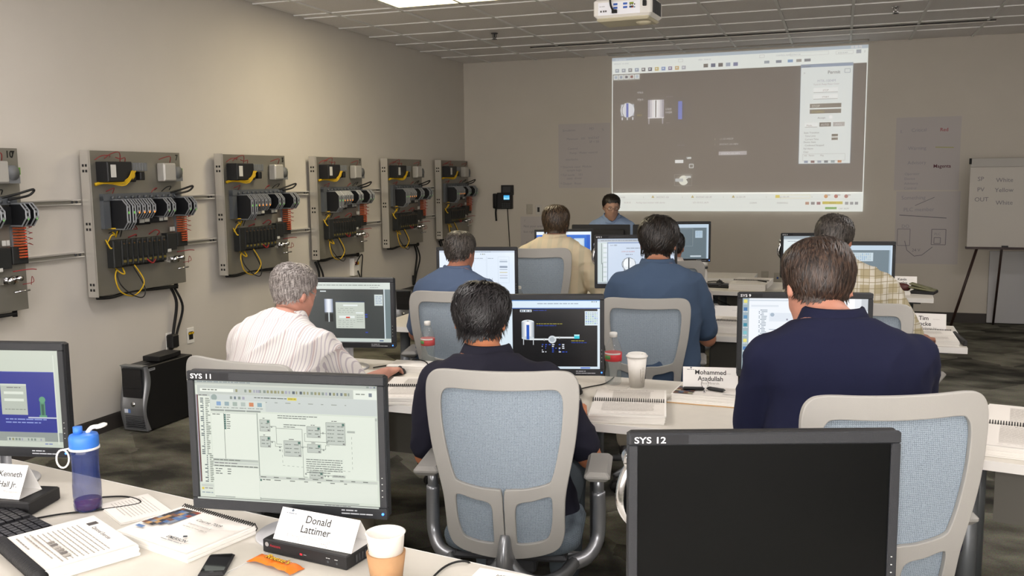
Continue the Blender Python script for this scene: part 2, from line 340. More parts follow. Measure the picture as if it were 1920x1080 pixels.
# round tank and flat tank
d.disc(75,238,33,'#d8dde6'); d.grad(44,212,106,264,'#9aa3b4','#f4f6fa'); d.disc(75,238,33,'#e2e6ee'); d.rect(69,207,80,270,'#2f5ac0'); d.line([(60,209),(50,228),(50,250),(60,268)],'#4a4f58',3)
for x in (48,72,98): d.rect(x,270,x+5,282,'#dfe3ea')
d.grad(172,196,246,274,'#8a8798','#ffffff'); d.rect(206,198,211,274,'#333a44'); d.rect(172,274,246,278,'#e8e8ee'); d.rect(174,278,179,304,'#aaa8b0'); d.rect(238,278,243,304,'#aaa8b0')
d.text('976.0',122,165,12,'#c9c9cc'); d.text('976.0',122,196,12,'#c9c9cc'); d.text('500.0',120,266,11,'#b0a44c'); d.text('LOW',254,243,12,'#cfcfd4'); d.text('HIGH',254,258,12,'#cfcfd4'); d.rect(312,206,330,286,'#3f63c8')
d.text('tank level',256,186,8,'#8f8aa0');d.text('inlet valve',310,404,8,'#7a80a0');d.text('status',256,302,8,'#9a8a9a')
d.text('1',478,382,11,'#e0e4d0'); d.text('LI-101-MEOP',502,382,11,'#b9b9b9'); d.text('1',478,406,11,'#9a9a9a'); d.text('XVSTAT-101-MPV',500,406,11,'#c8c8c8'); d.rect(498,434,622,450,'#a7a4a8'); d.text('XVSTAT-101-MPV',508,447,11,'#e4e4ea')
d.rect(300,468,338,482,'#e8ecec'); d.rect(352,456,374,464,'#cfd6d4'); d.poly([(340,462),(360,456),(350,470)],'#3c4248'); d.frame(366,488,384,504,'#d6dcdc',3)
d.frame(298,534,378,584,'#b0b0b0'); d.disc(340,560,22,'#e9ecdf'); d.rect(302,552,338,566,'#b4bcc0'); d.rect(350,540,374,550,'#cfd4d2'); d.poly([(352,556),(368,546),(362,572)],'#444c50')
# faceplate window
d.rect(846,70,1062,494,'#9aa8b4'); d.rect(848,72,1060,84,'#7f97b4'); d.text('Faceplate',854,82,9,'#333'); d.rect(848,84,1060,492,'#e6efee')
d.text('Permit',984,114,19,'#4a4a55','c',.012); d.frame(1028,96,1050,112,'#8090a0',2); d.text('>',858,112,14,'#667')
d.text('MTR-1004M',954,148,15,'#9aa0b4','c'); d.text('Tank101 Pump Motor Contr',954,160,9,'#9a8a94','c')
for y,t_ in ((184,'STOP'),(212,'START')): d.rect(902,y-12,1002,y+6,'#f7fbfa'); d.rect(902,y+6,1002,y+8,'#8a8f90'); d.text(t_,952,y+2,10,'#555','c')
d.rect(888,238,1018,256,'#6b665f'); d.text('STOP',896,253,14,'#e6e6e0'); d.rect(888,262,1018,280,'#6b665f'); d.text('STOPPED',896,277,13,'#a8a040')
d.text('Accept',922,302,11,'#445'); d.rect(970,290,982,302,'#ffffff')
d.rect(870,320,922,336,'#f7fbfa'); d.rect(870,336,922,338,'#777'); d.text('Mode..',876,333,10,'#444'); d.rect(930,318,978,336,'#5e5a56'); d.text('AUTO',936,332,12,'#dcdcdc'); d.rect(986,318,1034,336,'#aaa8a6'); d.text('MAN',996,332,12,'#ddd')
for y,t_ in ((364,'State Transition'),(378,'  Time Limit'),(392,'  Current Time'),(404,'Device State'),(418,'  Confirmed Stopped'),(432,'Fail Alarm'),(446,'Clear')): d.text(t_,866,y,10,'#44484f')
d.rect(982,368,1008,379,'#6b665f'); d.rect(982,383,1008,394,'#6b665f'); d.frame(864,452,1040,480,'#999',1); d.text('Init   Param          Msg',870,461,9,'#6a5a5a')
for k,c in enumerate(['#7a90b0','#6a3a4a','#8a9ab0','#5a6a7a','#8aa0a8','#c07a3a']): d.rect(870+k*28,480,886+k*28,490,c)
# alarm banner
d.rect(4,622,1116,697,W_); d.line([(4,646),(1116,646)],'#d3dad6',1.2)
for x,t_ in ((40,'LI-101'),(215,'XVSTAT-101'),(398,'XVSTAT-101-M'),(580,'LI-101-M'),(770,'LI-101-M')): d.text(t_,x,640,11,'#8a7f88')
for x in (192,376,560): d.poly([(x,639),(x+7,627),(x+14,639)],'#b0a040')
for x in (152,334,520,710,905): d.text('1',x,640,10,'#9a9a6a')
d.rect(752,628,770,640,'#e0cc20'); d.frame(752,628,900,641,'#e6dc8a',1)
d.text('10:30:30         Analog input monitor with alarms',60,664,10,'#9a8f94'); d.text('LO-101/LO_ALM',385,664,10,'#9a8f94'); d.text('COMM',640,666,10,'#888'); d.text('WARNING',758,666,10,'#888')
for k in range(3): d.disc(966+k*42,634,8,['#d08a3a','#b04a3a','#a8605a'][k]); d.rect(970+k*42,626,984+k*42,631,'#b8b8b8')
for k in range(3): d.rect(880+k*24,658,896+k*24,670,['#b07a60','#7a7a80','#8a4a5a'][k])
d.rect(952,656,1036,668,'#cfc020'); d.text('PROCS',994,666,9,'#7a7010','c')
for k in range(3): d.rect(1046+k*20,658,1060+k*20,670,'#8a9098')
d.rect(964,680,1012,690,'#6fae4a'); d.text('CAP  NUM',1020,690,9,'#777')
o=d.build('projected_picture',PROJ,None,frameT((-1.193,YB-.006,2.135),(1,.0,0),(0,0,1)))
tag(o,'large projected control-room display in pale tones on the back wall','projected picture')
# ---------------------------------------------------------------- control panels on the left wall
M_WR={k:mat('wire_'+k,c,.5) for k,c in dict(red='#8a1f22',yellow='#c9a415',black='#141414',white='#cfcfcf').items()}
M_ORG=mat('orange_terminal','#a8502a',.5); M_MODG=mat('module_grey_plastic','#85888c',.4,.2); M_MODB=mat('module_black_plastic','#17181b',.5); M_IO=mat('io_black_plastic','#1d1f1f',.55)
M_LABEL=mat('pale_label','#c8c8c4',.6); M_TERM=mat('grey_terminal','#6d7073',.5); M_GRN=mat('green_terminal','#5d8f35',.5); M_LEDO=mat('led_orange','#ff9a30',.4,emit=1.2); M_DIM=mat('led_dim','#7a5220',.4,emit=.1); M_LEDG=mat('led_green','#6fbf5a',.4,emit=.2); M_LEDR=mat('led_red','#c03a30',.4,emit=.25)
PW,PH,PD=.86,.93,.07
def module_mesh(h,dep,w=.032):
    b=MB(); c=.035; pf=[(0,0),(dep-c,0),(dep,-c*1.1),(dep,-h+c*1.3),(dep-c,-h),(0,-h)]   # (z out, y)
    def T(i): return [(i,y,z) for z,y in pf]
    n=len(pf); b.mi(0).add(T(-w/2+.003)+T(w/2-.003),[tuple(range(n)),tuple(range(2*n-1,n-1,-1))]+[(i,n+i,n+(i+1)%n,(i+1)%n) for i in range(n)],False)
    b.mi(1)
    for s in (-1,1): b.tube([(s*(w/2-.004),y,z) for z,y in pf[0:]],.0055,4,smooth=False)
    b.box((-w/2+.004,-h+.04,dep-.001),(w/2-.004,-h+.055,dep+.003)); b.box((-w/2+.004,-.052,dep-.001),(w/2-.004,-.04,dep+.003))
    b.mi(2).box((-.004,-.09,dep),(.006,-.075,dep+.003)); b.mi(3).box((-.006,-.03,dep-.012),(.006,-.024,dep-.004)) 
    return b
MT=[module_mesh(.19,.13).mesh('controller_module',[M_MODB,M_MODG,M_LEDG,M_MODG]), module_mesh(.125,.12).mesh('controller_module',[M_MODB,M_MODG,M_LEDO,M_MODG]), module_mesh(.125,.12).mesh('controller_module',[M_MODB,M_MODG,M_LEDG,M_MODG])]
iom=MB(); iom.box((-.021,-.17,0),(.021,0,.06),bev=.006); iom.mi(1).box((-.012,-.15,.06),(.012,-.135,.062)); iom.mi(2).box((-.003,-.03,.06),(.003,-.024,.062)); iom.mi(0).box((-.015,-.12,.06),(.015,-.03,.068)); iom.box((-.021,-.182,0),(.021,-.168,.035)); IOM=iom.mesh('io_module',[M_IO,mat('amber_mark','#6a5f28',.6),M_DIM])
tmn=MB(); tmn.box((0,-.0095,0),(.05,0,.05)); tmn.mi(1).box((.05,-.0085,0),(.075,-.002,.04)); tmn.mi(2).box((.03,-.007,.05),(.042,-.003,.054)); TMN=tmn.mesh('terminal',[M_ORG,M_LABEL,M_LEDR])
def arc_wire(b,x0,y0,x1,y1,out,z=.01,r=.0028):
    b.tube(smoothpath([(x0,y0,z),(x0*.8+x1*.2,(y0+y1)/2+out*.8,z+.03),(x0*.3+x1*.7,(y0+y1)/2+out,z+.035),(x1,y1,z)],5),r,5)
def control_panel():
    t=empty('control_panel')
    b=MB(); b.box((0,-PH,0),(PW,0,PD),bev=.002); b.build('back_plate',M_STEEL,t)
    b=MB(); b.box((-.003,-PH-.004,.002),(0,0.004,PD+.012)); b.box((-.003,-PH,PD),(.006,0,PD+.006)); b.build('side_flange',M_STEELL,t)
    b=MB()
    for y in (-.09,-.46,-.85):
        for k in range(2):
            for q in range(2): b.box((-.0045,y-k*.035-.012,.018+q*.024),(-.0028,y-k*.035+.004,.032+q*.024))
    tag(b.build('flange_slots',M_RUB,t),kind='stuff')
    MB().box((.05,-.2,PD),(.27,-.07,PD+.1),bev=.006).build('power_supply',M_MODB,t)
    b=MB(); b.box((.075,-.17,PD+.1),(.12,-.09,PD+.102)); b.build('supply_label',M_LABEL,t)
    b=MB(); 
    for k in range(6): b.box((.28+k*.027,-.13,PD),(.304+k*.027,-.075,PD+.075),bev=.003)
    b.build('terminal_block',M_TERM,t)
    b=MB(); b.box((.29,-.2,PD),(.36,-.14,PD+.05),bev=.006); b.box((.375,-.19,PD),(.42,-.135,PD+.07),bev=.006); b.build('contactor',M_MODB,t)
    b=MB(); b.tube(smoothpath([(.03,-.215,PD+.01),(.1,-.2,PD+.03),(.2,-.205,PD+.07),(.28,-.17,PD+.09),(.29,-.13,PD+.075)]),.011,7)
    for k in range(4): b.tube(smoothpath([(.06+k*.03,-.21,PD+.03),(.2,-.19-k*.01,PD+.1),(.25+k*.012,-.13,PD+.11)],4),.004,5)
    b.build('yellow_wire_bundle',M_WR['yellow'],t)
    MB().box((.61,-.2,PD),(.735,-.075,PD+.07),bev=.01).build('relay_cover',mat('silver_cover','#b4b2ad',.45,.35),t)
    b=MB(); b.cyl((.775,-.14,PD),(.775,-.14,PD+.055),.042,n=16); b.box((.735,-.2,PD),(.82,-.16,PD+.05)); b.build('signal_horn',M_TERM,t)
    MB().box((.8,-.15,PD),(.835,-.11,PD+.04)).build('ground_block',M_GRN,t)
    b=MB()
    for a in ((.12,-.05,.26,-.07,.05),(.04,-.06,.17,-.04,.02),(.22,-.04,.29,-.11,.03),(.63,-.05,.74,-.07,.03),(.12,-.26,.17,-.28,.03),(.52,-.29,.57,-.26,.03),(.3,-.5,.36,-.49,-.02)): arc_wire(b,*a,z=PD+.01)
    for k in range(8): arc_wire(b,.855,-.42-k*.018,.862,-.43-k*.016,(-1)**k*.01,PD+.03,.0016)
    b.tube(smoothpath([(.5,-.56,PD),(.53,-.53,PD+.03),(.56,-.545,PD+.04),(.58,-.57,PD)],4),.004,5); b.tube(smoothpath([(.3,-.57,PD),(.34,-.55,PD+.03),(.38,-.565,PD)],4),.004,5)
    b.tube(smoothpath([(.4,-.72,PD+.06),(.44,-.75,PD+.07),(.48,-.73,PD+.06)],4),.006,5); b.tube(smoothpath([(.74,-.7,PD+.03),(.8,-.69,PD+.09),(.84,-.695,PD+.1)],4),.003,5); b.tube(smoothpath([(.8,-.78,PD+.03),(.85,-.77,PD+.06),(.87,-.74,PD+.03),(.87,-.79,PD+.02)],4),.002,5)
    tag(b.build('red_wires',M_WR['red'],t),kind='stuff')
    b=MB(); b.box((.07,-.5,PD),(.125,-.29,PD+.03)); b.box((.07,-.32,PD),(.8,-.275,PD+.035))
    for k in range(11): b.cyl((.14+k*.06,-.3,PD+.035),(.14+k*.06,-.3,PD+.05),.011,n=8)
    b.build('carrier_rail',mat('carrier_grey','#53575c',.5),t)
    for u,k in ((.155,0),(.205,0),(.262,1),(.31,1),(.358,1),(.406,1),(.55,2),(.605,2),(.77,2),(.83,2)): link('controller_module',MT[k],t,(u,-.315,PD+.02))
    b=MB(); b.box((.44,-.43,PD),(.53,-.33,PD+.04)); b.box((.65,-.43,PD),(.75,-.33,PD+.04)); b.box((.28,-.49,PD),(.5,-.45,PD+.02)); tag(b.build('terminal_base',M_MODB,t),kind='stuff')
    b=MB(); b.box((.36,-.475,PD+.05),(.405,-.45,PD+.053)); b.box((.41,-.47,PD+.05),(.455,-.445,PD+.053)); b.box((.555,-.47,PD+.05),(.59,-.445,PD+.053)); b.box((.6,-.468,PD+.05),(.635,-.443,PD+.053))
    for y in (-.52,-.6): b.box((.69,y-.03,PD+.02),(.715,y,PD+.023)); b.box((.72,y-.03,PD+.02),(.74,y,PD+.023))
    tag(b.build('module_labels',M_LABEL,t),kind='stuff')
    MB().box((.35,-.48,PD),(.64,-.44,PD+.05),bev=.004).build('carrier_skirt',M_MODB,t)
    MB().box((.69,-.575,PD+.02),(.74,-.56,PD+.03)).build('orange_tag',M_ORG,t)
    MB().box((.765,-.66,PD),(.86,-.44,PD+.012)).build('terminal_rail',M_TERM,t)
    for k in range(11): link('terminal',TMN,t,(.775,-.45-k*.0165,PD+.012))
    b=MB(); b.box((.1,-.755,PD),(.17,-.575,PD+.06),bev=.006); b.build('io_carrier',M_IO,t); MB().box((.62,-.68,PD),(.72,-.56,PD+.055),bev=.005).build('io_adapter',M_IO,t); MB().box((.73,-.66,PD),(.84,-.56,PD+.05),bev=.005).build('io_adapter',M_IO,t); MB().box((.4,-.73,PD),(.58,-.7,PD+.03)).build('cable_tray',M_IO,t)
    for k in range(9): link('io_module',IOM,t,(.195+k*.048,-.575,PD+.0))
    MB().box((.615,-.69,PD+.055),(.65,-.67,PD+.058)).build('io_label',M_LABEL,t)
    b=MB()
    for a in ((.1,-.6,.15,-.52,.02),(.18,-.56,.12,-.5,.03),(.09,-.57,.11,-.66,-.01),(.16,-.76,.22,-.76,-.04)): arc_wire(b,*a,z=PD+.01,r=.005)
    b.tube(smoothpath([(.15,-.765,PD+.03),(.1,-.82,PD+.06),(.13,-.91,PD+.07),(.25,-.95,PD+.07),(.35,-.87,PD+.07),(.3,-.75,PD+.04)]),.0045,6); tag(b.build('yellow_wires',M_WR['yellow'],t),kind='stuff')
    b=MB(); b.tube(smoothpath([(.14,-.765,PD+.03),(.13,-.86,PD+.07),(.22,-.94,PD+.08),(.33,-.97,PD+.07),(.35,-.9,PD+.07),(.28,-.75,PD+.04)]),.004,6)
    for a in ((.12,-.53,.2,-.54,.03),(.15,-.5,.22,-.56,.02),(.64,-.27,.72,-.26,.03)): arc_wire(b,*a,z=PD+.01,r=.0035)
    b.tube(smoothpath([(.7,-.28,PD+.03),(.78,-.26,PD+.06),(.86,-.235,PD+.1),(.84,-.27,PD+.08),(.72,-.29,PD+.06)]),.007,6); tag(b.build('black_wires',M_WR['black'],t),kind='stuff')
    b=MB(); b.cyl((.72,-.75,PD),(.72,-.75,PD+.05),.022); b.cyl((.76,-.74,PD),(.76,-.74,PD+.07),.015); b.box((.68,-.77,PD),(.78,-.73,PD+.02)); b.cyl((.74,-.82,PD+.03),(.83,-.815,PD+.05),.006); b.build('pressure_switch',M_CHROME,t)
    b=MB(); b.tube(smoothpath([(.02,-PH-.012,.045),(.15,-PH-.02,.05),(.32,-PH+.0,.06),(.5,-PH-.012,.05),(.7,-PH-.02,.05),(.79,-PH-.02,.045)]),.011,8); b.cyl((.79,-PH,.035),(.79,-PH-.04,.035),.014); b.build('power_cable',M_RUB,t)
    return t
PM=Matrix(((0,0,1,0),(1,0,0,0),(0,1,0,0),(0,0,0,1)))
cp=control_panel()
PY=[4.66,6.0,7.35,8.745,10.13,3.265]; PZ=1.853
PL=['grey control panel numbered 7, in front of the tower computer','grey control panel numbered 5, above the grey-haired man','grey control panel on the left wall, third before the back wall corner',
 'grey control panel with cables hanging behind the blue-shirted man on the left','grey control panel next to the back wall corner','grey control panel numbered 10, cut by the left edge']
for i,(y,l) in enumerate(zip(PY,PL)):
    o=cp if i==0 else copy_tree(cp)
    M=Matrix.Translation((XL+.035,y,PZ))@PM; o.matrix_world=M; tag(o,l,'control panel','control panels along the left wall')
    if i in (0,1,5):
        n=['7','5','','','','10'][i]; d=Draw(60,60,.06); d.text(n,30 if i!=5 else 22,48,54,'#15150f','c',.03)
        d.build('panel_number',PRINT,o,Matrix.Translation((PW-.035 if i!=5 else PW-.05,-.035,PD+.001)))
# strut rails between the panels
rl=['between panels 10 and 7','between panels 7 and 5','right of panel 5','right of the third panel','nearest the back corner']
rl=['at the left end of the wall','above and right of the tower computer','right of panel 5','right of the third panel','nearest the back corner']
segs=[(PY[5]+PW,PY[0]),(PY[0]+PW,PY[1]),(PY[1]+PW,PY[2]),(PY[2]+PW,PY[3]),(PY[3]+PW,PY[4])]
for (a,b_),l in zip(segs,rl):
    for z,n in ((1.53,'upper'),(1.197,'lower')):
        b=MB(); L=b_-a-.01; b.box((0,.0,-.016),(.028,L,-.012)); b.box((0,0,.012),(.028,L,.016)); b.box((.026,0,.009),(.031,L,.0165)); b.box((.026,0,-.0165),(.031,L,-.009)); b.mi(1).box((0,0,-.012),(.024,L,.012))
        o=b.build('strut_rail',[M_STEELL,M_STEEL],loc=(XL+.001,a+.004,z)); tag(o,f'{n} metal strut rail {l}','rail','wall strut rails')
        for s in (.04,.075): MB().cyl((.028,L-s,0),(.033,L-s,0),.008,n=8).build('rail_bolt',M_GREYP,o)
# cables hanging from the panels down the wall
def hang(name,pts,r,label,cat='cable',n=8,seg=7):
    b=MB(); 
    for pp,rr in zip(pts,r): b.tube(smoothpath(pp,seg),rr,n)
    return tag(b.build(name,M_RUB),label,cat)
X=XL+.03
for i,l in ((0,'thick black cables hanging from control panel 7 down to the tower computer'),(1,'thick black cable hanging below control panel 5'),(2,'thick black cables hanging below the third control panel'),(3,'thick black cables dangling in loops below the fourth control panel'),(4,'thin black cables below the control panel by the corner')):
    y=PY[i]+.79; z=PZ-PH-.03
    if i==2: y=PY[i]+.07
    if i==4: y=PY[i]+.1
    hang('hanging_cable',[[(X,y-.01,z),(X+.01,y+.03,z-.12),(X,y-.0,z-.3),(X,y-.05,z-.45),(X,y-.06,.55)],[(X+.02,y,z),(X+.03,y+.07,z-.15),(X,y+.04,z-.32),(X,y-.03,z-.45),(X,y-.04,.5)]],[.011,.009],l)
# ---------------------------------------------------------------- wall fittings
def outlet(n,loc,T,label,cover,draw):
    t=empty(n,(0,0,0)); t.matrix_world=T; tag(t,label,'wall outlet'); MB().box((-.04,-.06,0),(.04,.06,.006),bev=.003).build('cover_plate',cover,t); draw(t); return t
TB=lambda x,z: frameT((x,YB-.0005,z),(1,0,0),(0,0,1)); TLW=lambda y,z: frameT((XL+.0005,y,z),(0,1,0),(0,0,1))
def duplex(t):
    b=MB(); 
    for y in (-.022,.022): b.box((-.015,y-.013,.006),(.015,y+.013,.009),bev=.002)
    b.build('socket',mat('socket_cream','#aaa59a',.5),t)
def jacks(t):
    b=MB(); b.box((-.022,-.03,.006),(.022,.03,.009)); b.build('jack_insert',M_BLKP,t); MB().box((-.03,.01,.009),(-.002,.025,.013)).build('yellow_jack',M_WR['yellow'],t); MB().box((.004,.01,.009),(.03,.025,.013)).build('yellow_jack',M_WR['yellow'],t)
p=P(993,392,y=YB); outlet('wall_outlet',p,TB(p.x,p.z),'blank-looking beige outlet plate to the right of the wall phone',mat('plate_beige','#a9a397',.5),duplex)
p=P(1010,393,y=YB); outlet('wall_outlet',p,TB(p.x,p.z),'steel data plate with dark socket beside the beige outlet plate',M_STEELL,lambda t:MB().box((-.014,-.03,.006),(.014,.03,.01)).build('jack',M_BLKP,t))
p=P(1434,518,y=YB); outlet('wall_outlet',p,TB(p.x,p.z),'grey outlet low on the back wall above the spiral books',mat('plate_beige','#a9a397',.5),duplex)
p=P(1458,521,y=YB); outlet('wall_outlet',p,TB(p.x,p.z),'low data outlet with blue jack on the back wall',mat('plate_beige','#a9a397',.5),lambda t:MB().box((-.01,-.012,.006),(.01,.012,.01)).build('jack',mat('blue_jack','#3a5a9a',.5),t))
outlet('wall_outlet',None,TLW(5.66,.5),'wall data plate with yellow and black jacks behind the tower computer',M_WHITE,jacks)
outlet('wall_outlet',None,TLW(5.43,.5),'plain white outlet plate holding the black power plugs',M_WHITE,duplex)
b=MB(); b.box((0,-.035,-.05),(.06,.035,.05),bev=.01); tag(b.build('power_adapter',M_BLKP,loc=(XL+.008,5.42,.5)),'black plug-in power adapter on the left wall below panel 7','power adapter')
# wall phone
p=P(948,370,y=YB); t=empty('wall_phone',(0,0,0)); t.matrix_world=TB(p.x,p.z); tag(t,'black desk phone with blue display mounted on the back wall','phone')
MB().box((-.05,.03,0),(.115,.155,.035),bev=.006).build('back_bracket',M_BLKP,t)
b=MB(); b.box((-.1,-.145,.0),(.105,.06,.06),bev=.01); b.build('phone_body',M_BLKP,t)
d=Draw(60,44,.078); d.rect(0,0,60,44,'#5ec4f4'); d.poly([(0,20),(30,30),(60,22),(60,34),(0,40)],'#bfeaff'); d.rect(0,0,60,6,'#2f8fd0'); d.build('phone_display',LCD,t,Matrix.Translation((.035,.0,.062)))
MB().box((-.02,.06,.035),(.08,.135,.05),bev=.004).build('upper_display',M_GREYP,t)
b=MB(); b.box((-.155,-.14,.02),(-.1,.05,.075),bev=.02); b.build('handset',M_BLKP,t)
b=MB()
for i in range(4):
    for j in range(3): b.box((-.03+i*.03,-.13+j*.022,.06),(-.01+i*.03,-.117+j*.022,.064))
tag(b.build('key_pad',M_GREYP,t),kind='stuff')
b=MB(); b.tube(smoothpath([(-.12,-.14,.03),(-.13,-.2,.02),(-.125,-.3,.015)],4),.012,7); b.tube(smoothpath([(.03,-.14,.02),(.04,-.4,.008),(.07,-.95,.006)]),.006,6); b.build('phone_cord',M_RUB,t)
# flip chart sheets taped to the wall
M_SHEET=mat('flip_chart_paper','#b9b4b3',.8)
def sheet(px0,py0,px1,py1,label,fn):
    a=P(px0,py0,y=YB-.004); c=P(px1,py1,y=YB-.004); w_,h_=c.x-a.x,a.z-c.z
    t=tag(MB().box((-w_/2,-h_/2,0),(w_/2,h_/2,.0015)).build('flip_chart_sheet',M_SHEET),label,'paper sheet')
    t.matrix_world=frameT(((a.x+c.x)/2,YB-.003,(a.z+c.z)/2),(1,0,0),(0,0,1))
    d=Draw(100,int(100*h_/w_),w_,h_); fn(d); d.build('handwriting',PRINT,t,Matrix.Translation((0,0,.0017))); return t
def scr(d,t_,x,y,s,c='#8c8896'): d.text(t_,x,y,s,c,off=-.01,rot=-1)
def f1(d):
    for t_,x,y in (('Simulation',8,14),('PID',60,12),('%',84,14),('Minimum   101   XVSTAT',16,30),('SP = 50',60,36),('Control',18,48),('Pump / Motor control',22,56),('Interlocks',14,68),('* Discrete input  Module',4,82),('sample logic',16,88),('* Fail mode    101',4,97),('state  driver',16,103),('* Output   Reset',4,113),('* Historical trend',4,124),('connections',14,131)):
        if y<d.H-1: scr(d,t_,x,y,6)
sheet(1047,233,1144,352,'grey flip chart sheet of handwriting left of the projected picture',f1)
def f2(d):
    for t_,x,y in (('?',10,14),('Not your area',8,28),('but right click',8,42),('Alarm help',14,70)): scr(d,t_,x,y,9,'#75727c')
sheet(976,406,1046,500,'small flip chart sheet low on the back wall under the outlets',f2)
def f3(d):
    scr(d,'Critical',24,24,8); d.text('Red',68,24,8,'#a04a52',off=.01); scr(d,'1.',6,26,8); scr(d,'Warning',20,54,8); d.line([(62,50),(90,51)],'#a8a86a',1.4); scr(d,'Advisory',20,78,8); d.text('Magenta',60,84,8,'#5a2434',off=.012)
    for k,t_ in enumerate(('Operator','Device','Advisory','Control')): scr(d,t_,16,96+k*8,6)
sheet(1681,221,1797,356,'upper flip chart sheet with red and magenta words right of the picture',f3)
def f4(d):
    scr(d,'Something',8,14,9); scr(d,'PLC member',12,34,9); d.line([(30,24),(60,10)],'#6a6670',.8); d.line([(6,40),(80,45)],'#5a5660',1)
    scr(d,'DO',10,62,8); d.frame(4,64,24,92,'#77737c',.8); d.frame(58,64,80,90,'#6a6670',.9); d.frame(62,78,72,88,'#6a6670',.8); scr(d,'PLC',62,74,6)
    d.line([(16,84),(20,100),(32,110),(44,108),(60,94)],'#6a6670',.9); scr(d,'24 V',28,102,7,'#6a6670')
sheet(1681,359,1795,496,'lower flip chart sheet with a hand-drawn wiring sketch',f4)
# easel with pad
et=empty('flip_chart_easel',(2.0,10.62,0),0,'dark easel holding a white paper pad at the right edge','easel')
a=P(1820,297,y=10.62); c=P(1815,464,y=10.62); 
x0=a.x-2.0; x1=x0+.7; zt=a.z; zb=c.z
MB().box((x0,-.02,zb+.01),(x1,-.012,zt-.09)).build('paper_pad',mat('pad_paper','#bdb9b2',.8),et)
d=Draw(100,130,.68,.88)
for t_,x,y in (('SP',9,24),('White',34,26),('PV',9,40),('Yellow',33,41),('OUT',6,55),('White',35,60)): d.text(t_,x,y,9,'#77747a',rot=-1)
tag(d.build('pad_writing',PRINT,et,frameT(((x0+x1)/2,-.0215,(zt+zb)/2-.05),(1,0,0),(0,0,1))),kind='stuff')
MB().box((x0-.0,-.035,zt-.09),(x1+.02,-.005,zt),bev=.004).build('pad_clamp',mat('clamp_grey','#a5a29c',.5),et); MB().box((x0-.012,-.04,zt-.06),(x0+.008,0,zt),bev=.003).build('clamp_end',M_RUB,et)
M_EAS=mat('dark_red_brown_metal','#33211d',.4); MB().box((x0-.01,-.06,zb-.012),(x1+.02,.02,zb+.01)).build('tray',M_EAS,et)
for s in (0,1): MB().cyl((x0+.1 if not s else x1-.1,-.01,zb),(x0-.13 if not s else x1+.13,-.05,0),.014).build('easel_leg',M_EAS,et)
MB().cyl(((x0+x1)/2,.02,zb+.3),((x0+x1)/2,.45,0),.012).build('easel_leg',M_EAS,et)
MB().box((x0+.1,0,zb),(x1-.1,.012,zt)).build('back_board',M_GREYP,et)
for q in range(2): MB().cyl((x0+.32+q*.22,-.045,zb+.018),(x0+.38+q*.22,-.045,zb+.018),.009).build('marker',M_WR['red'] if q else M_GREYP,et)
p=P(1856,470,y=YB-.03); tag(MB().box((0,-.02,.012),(.75,.0,p.z),bev=.004).build('leaning_board',mat('grey_white_board','#b4b4b6',.5),loc=(p.x,YB-.02,0)),'tall pale board standing against the back wall behind the easel','board')
# ---------------------------------------------------------------- tables
def table(name,fl,fr,dep,label,group='white training tables',z=.74,edge=M_EDGE,panel=True,top=M_TOP):
    fl=Vector(fl);fr=Vector(fr); v=fr-fl; L=v.length; t=empty(name,(fl.x,fl.y,0),math.atan2(v.y,v.x),label,'table',group)
    MB().box((0,.004,z-.026),(L,dep-.004,z),bev=.001).build('table_top',top,t)
    b=MB(); b.box((-.003,0,z-.032),(L+.003,.0035,z-.0005)); b.box((-.003,dep-.0035,z-.032),(L+.003,dep,z-.0005)); b.box((-.003,.0035,z-.032),(-.0002,dep-.0035,z-.0005)); b.box((L+.0002,.0035,z-.032),(L+.003,dep-.0035,z-.0005)); b.build('edge_band',edge,t)
    MB().box((.08,.1,z-.055),(L-.08,dep-.1,z-.027)).build('under_frame',M_GREYP,t)
    for x in (.16,L-.16):
        for y in (.14,dep-.14):
            b=MB(); b.cyl((x,y,.012),(x,y,z-.055),.032,n=16); b.cyl((x,y,0),(x,y,.02),.036,n=12); b.build('leg',M_LEG,t)
    if panel: MB().box((.22,dep-.1,.3),(L-.22,dep-.085,z-.055)).build('modesty_panel',M_PANEL,t)
    return t
M_TOPN=mat('near_laminate_table_top','#dcd5c8',.45)
SEAM=P(395,1040,z=.74)
def onrow1(x): return 2.187-(x+2.099)*.168
table('training_table',(-3.35,1.66),(-1.415,1.335),.74,'white training table in front at left, under the water bottle and manuals')
table('training_table',(-1.41,1.334),(.42,1.027),.74,'white training table in front carrying the phone, name card and both large monitors')
table('training_table',(-2.72,3.37),(-.87,3.295),.8,'white table holding the striped shirt man\'s and dark-haired man\'s monitors')
table('training_table',(-.865,3.2945),(.2,3.251),.8,'white table with the open spiral manual, keys and folded name card')
table('training_table',(.26,3.262),(1.95,2.95),.8,'white table at the right edge carrying an open spiral manual')
table('training_table',(-2.75,5.12),(-1.0,5.1),.64,'white table behind the dark-haired man, holding a lidded cup and bottle')
table('training_table',(-.985,5.32),(.655,5.3),.75,'white table with a name card and thick spiral manual at its right end')
table('training_table',(-2.95,6.8),(-1.55,6.9),.72,'white table in front of the long-haired man in the yellow shirt')
table('training_table',(-1.1,7.39),(.665,7.31),.75,'farthest white table on the right, carrying two monitors and a handbag')
table('instructor_table',(-2.45,8.3),(-.7,8.3),.5,'table carrying two black monitors seen from behind, in front of the seated instructor',None)
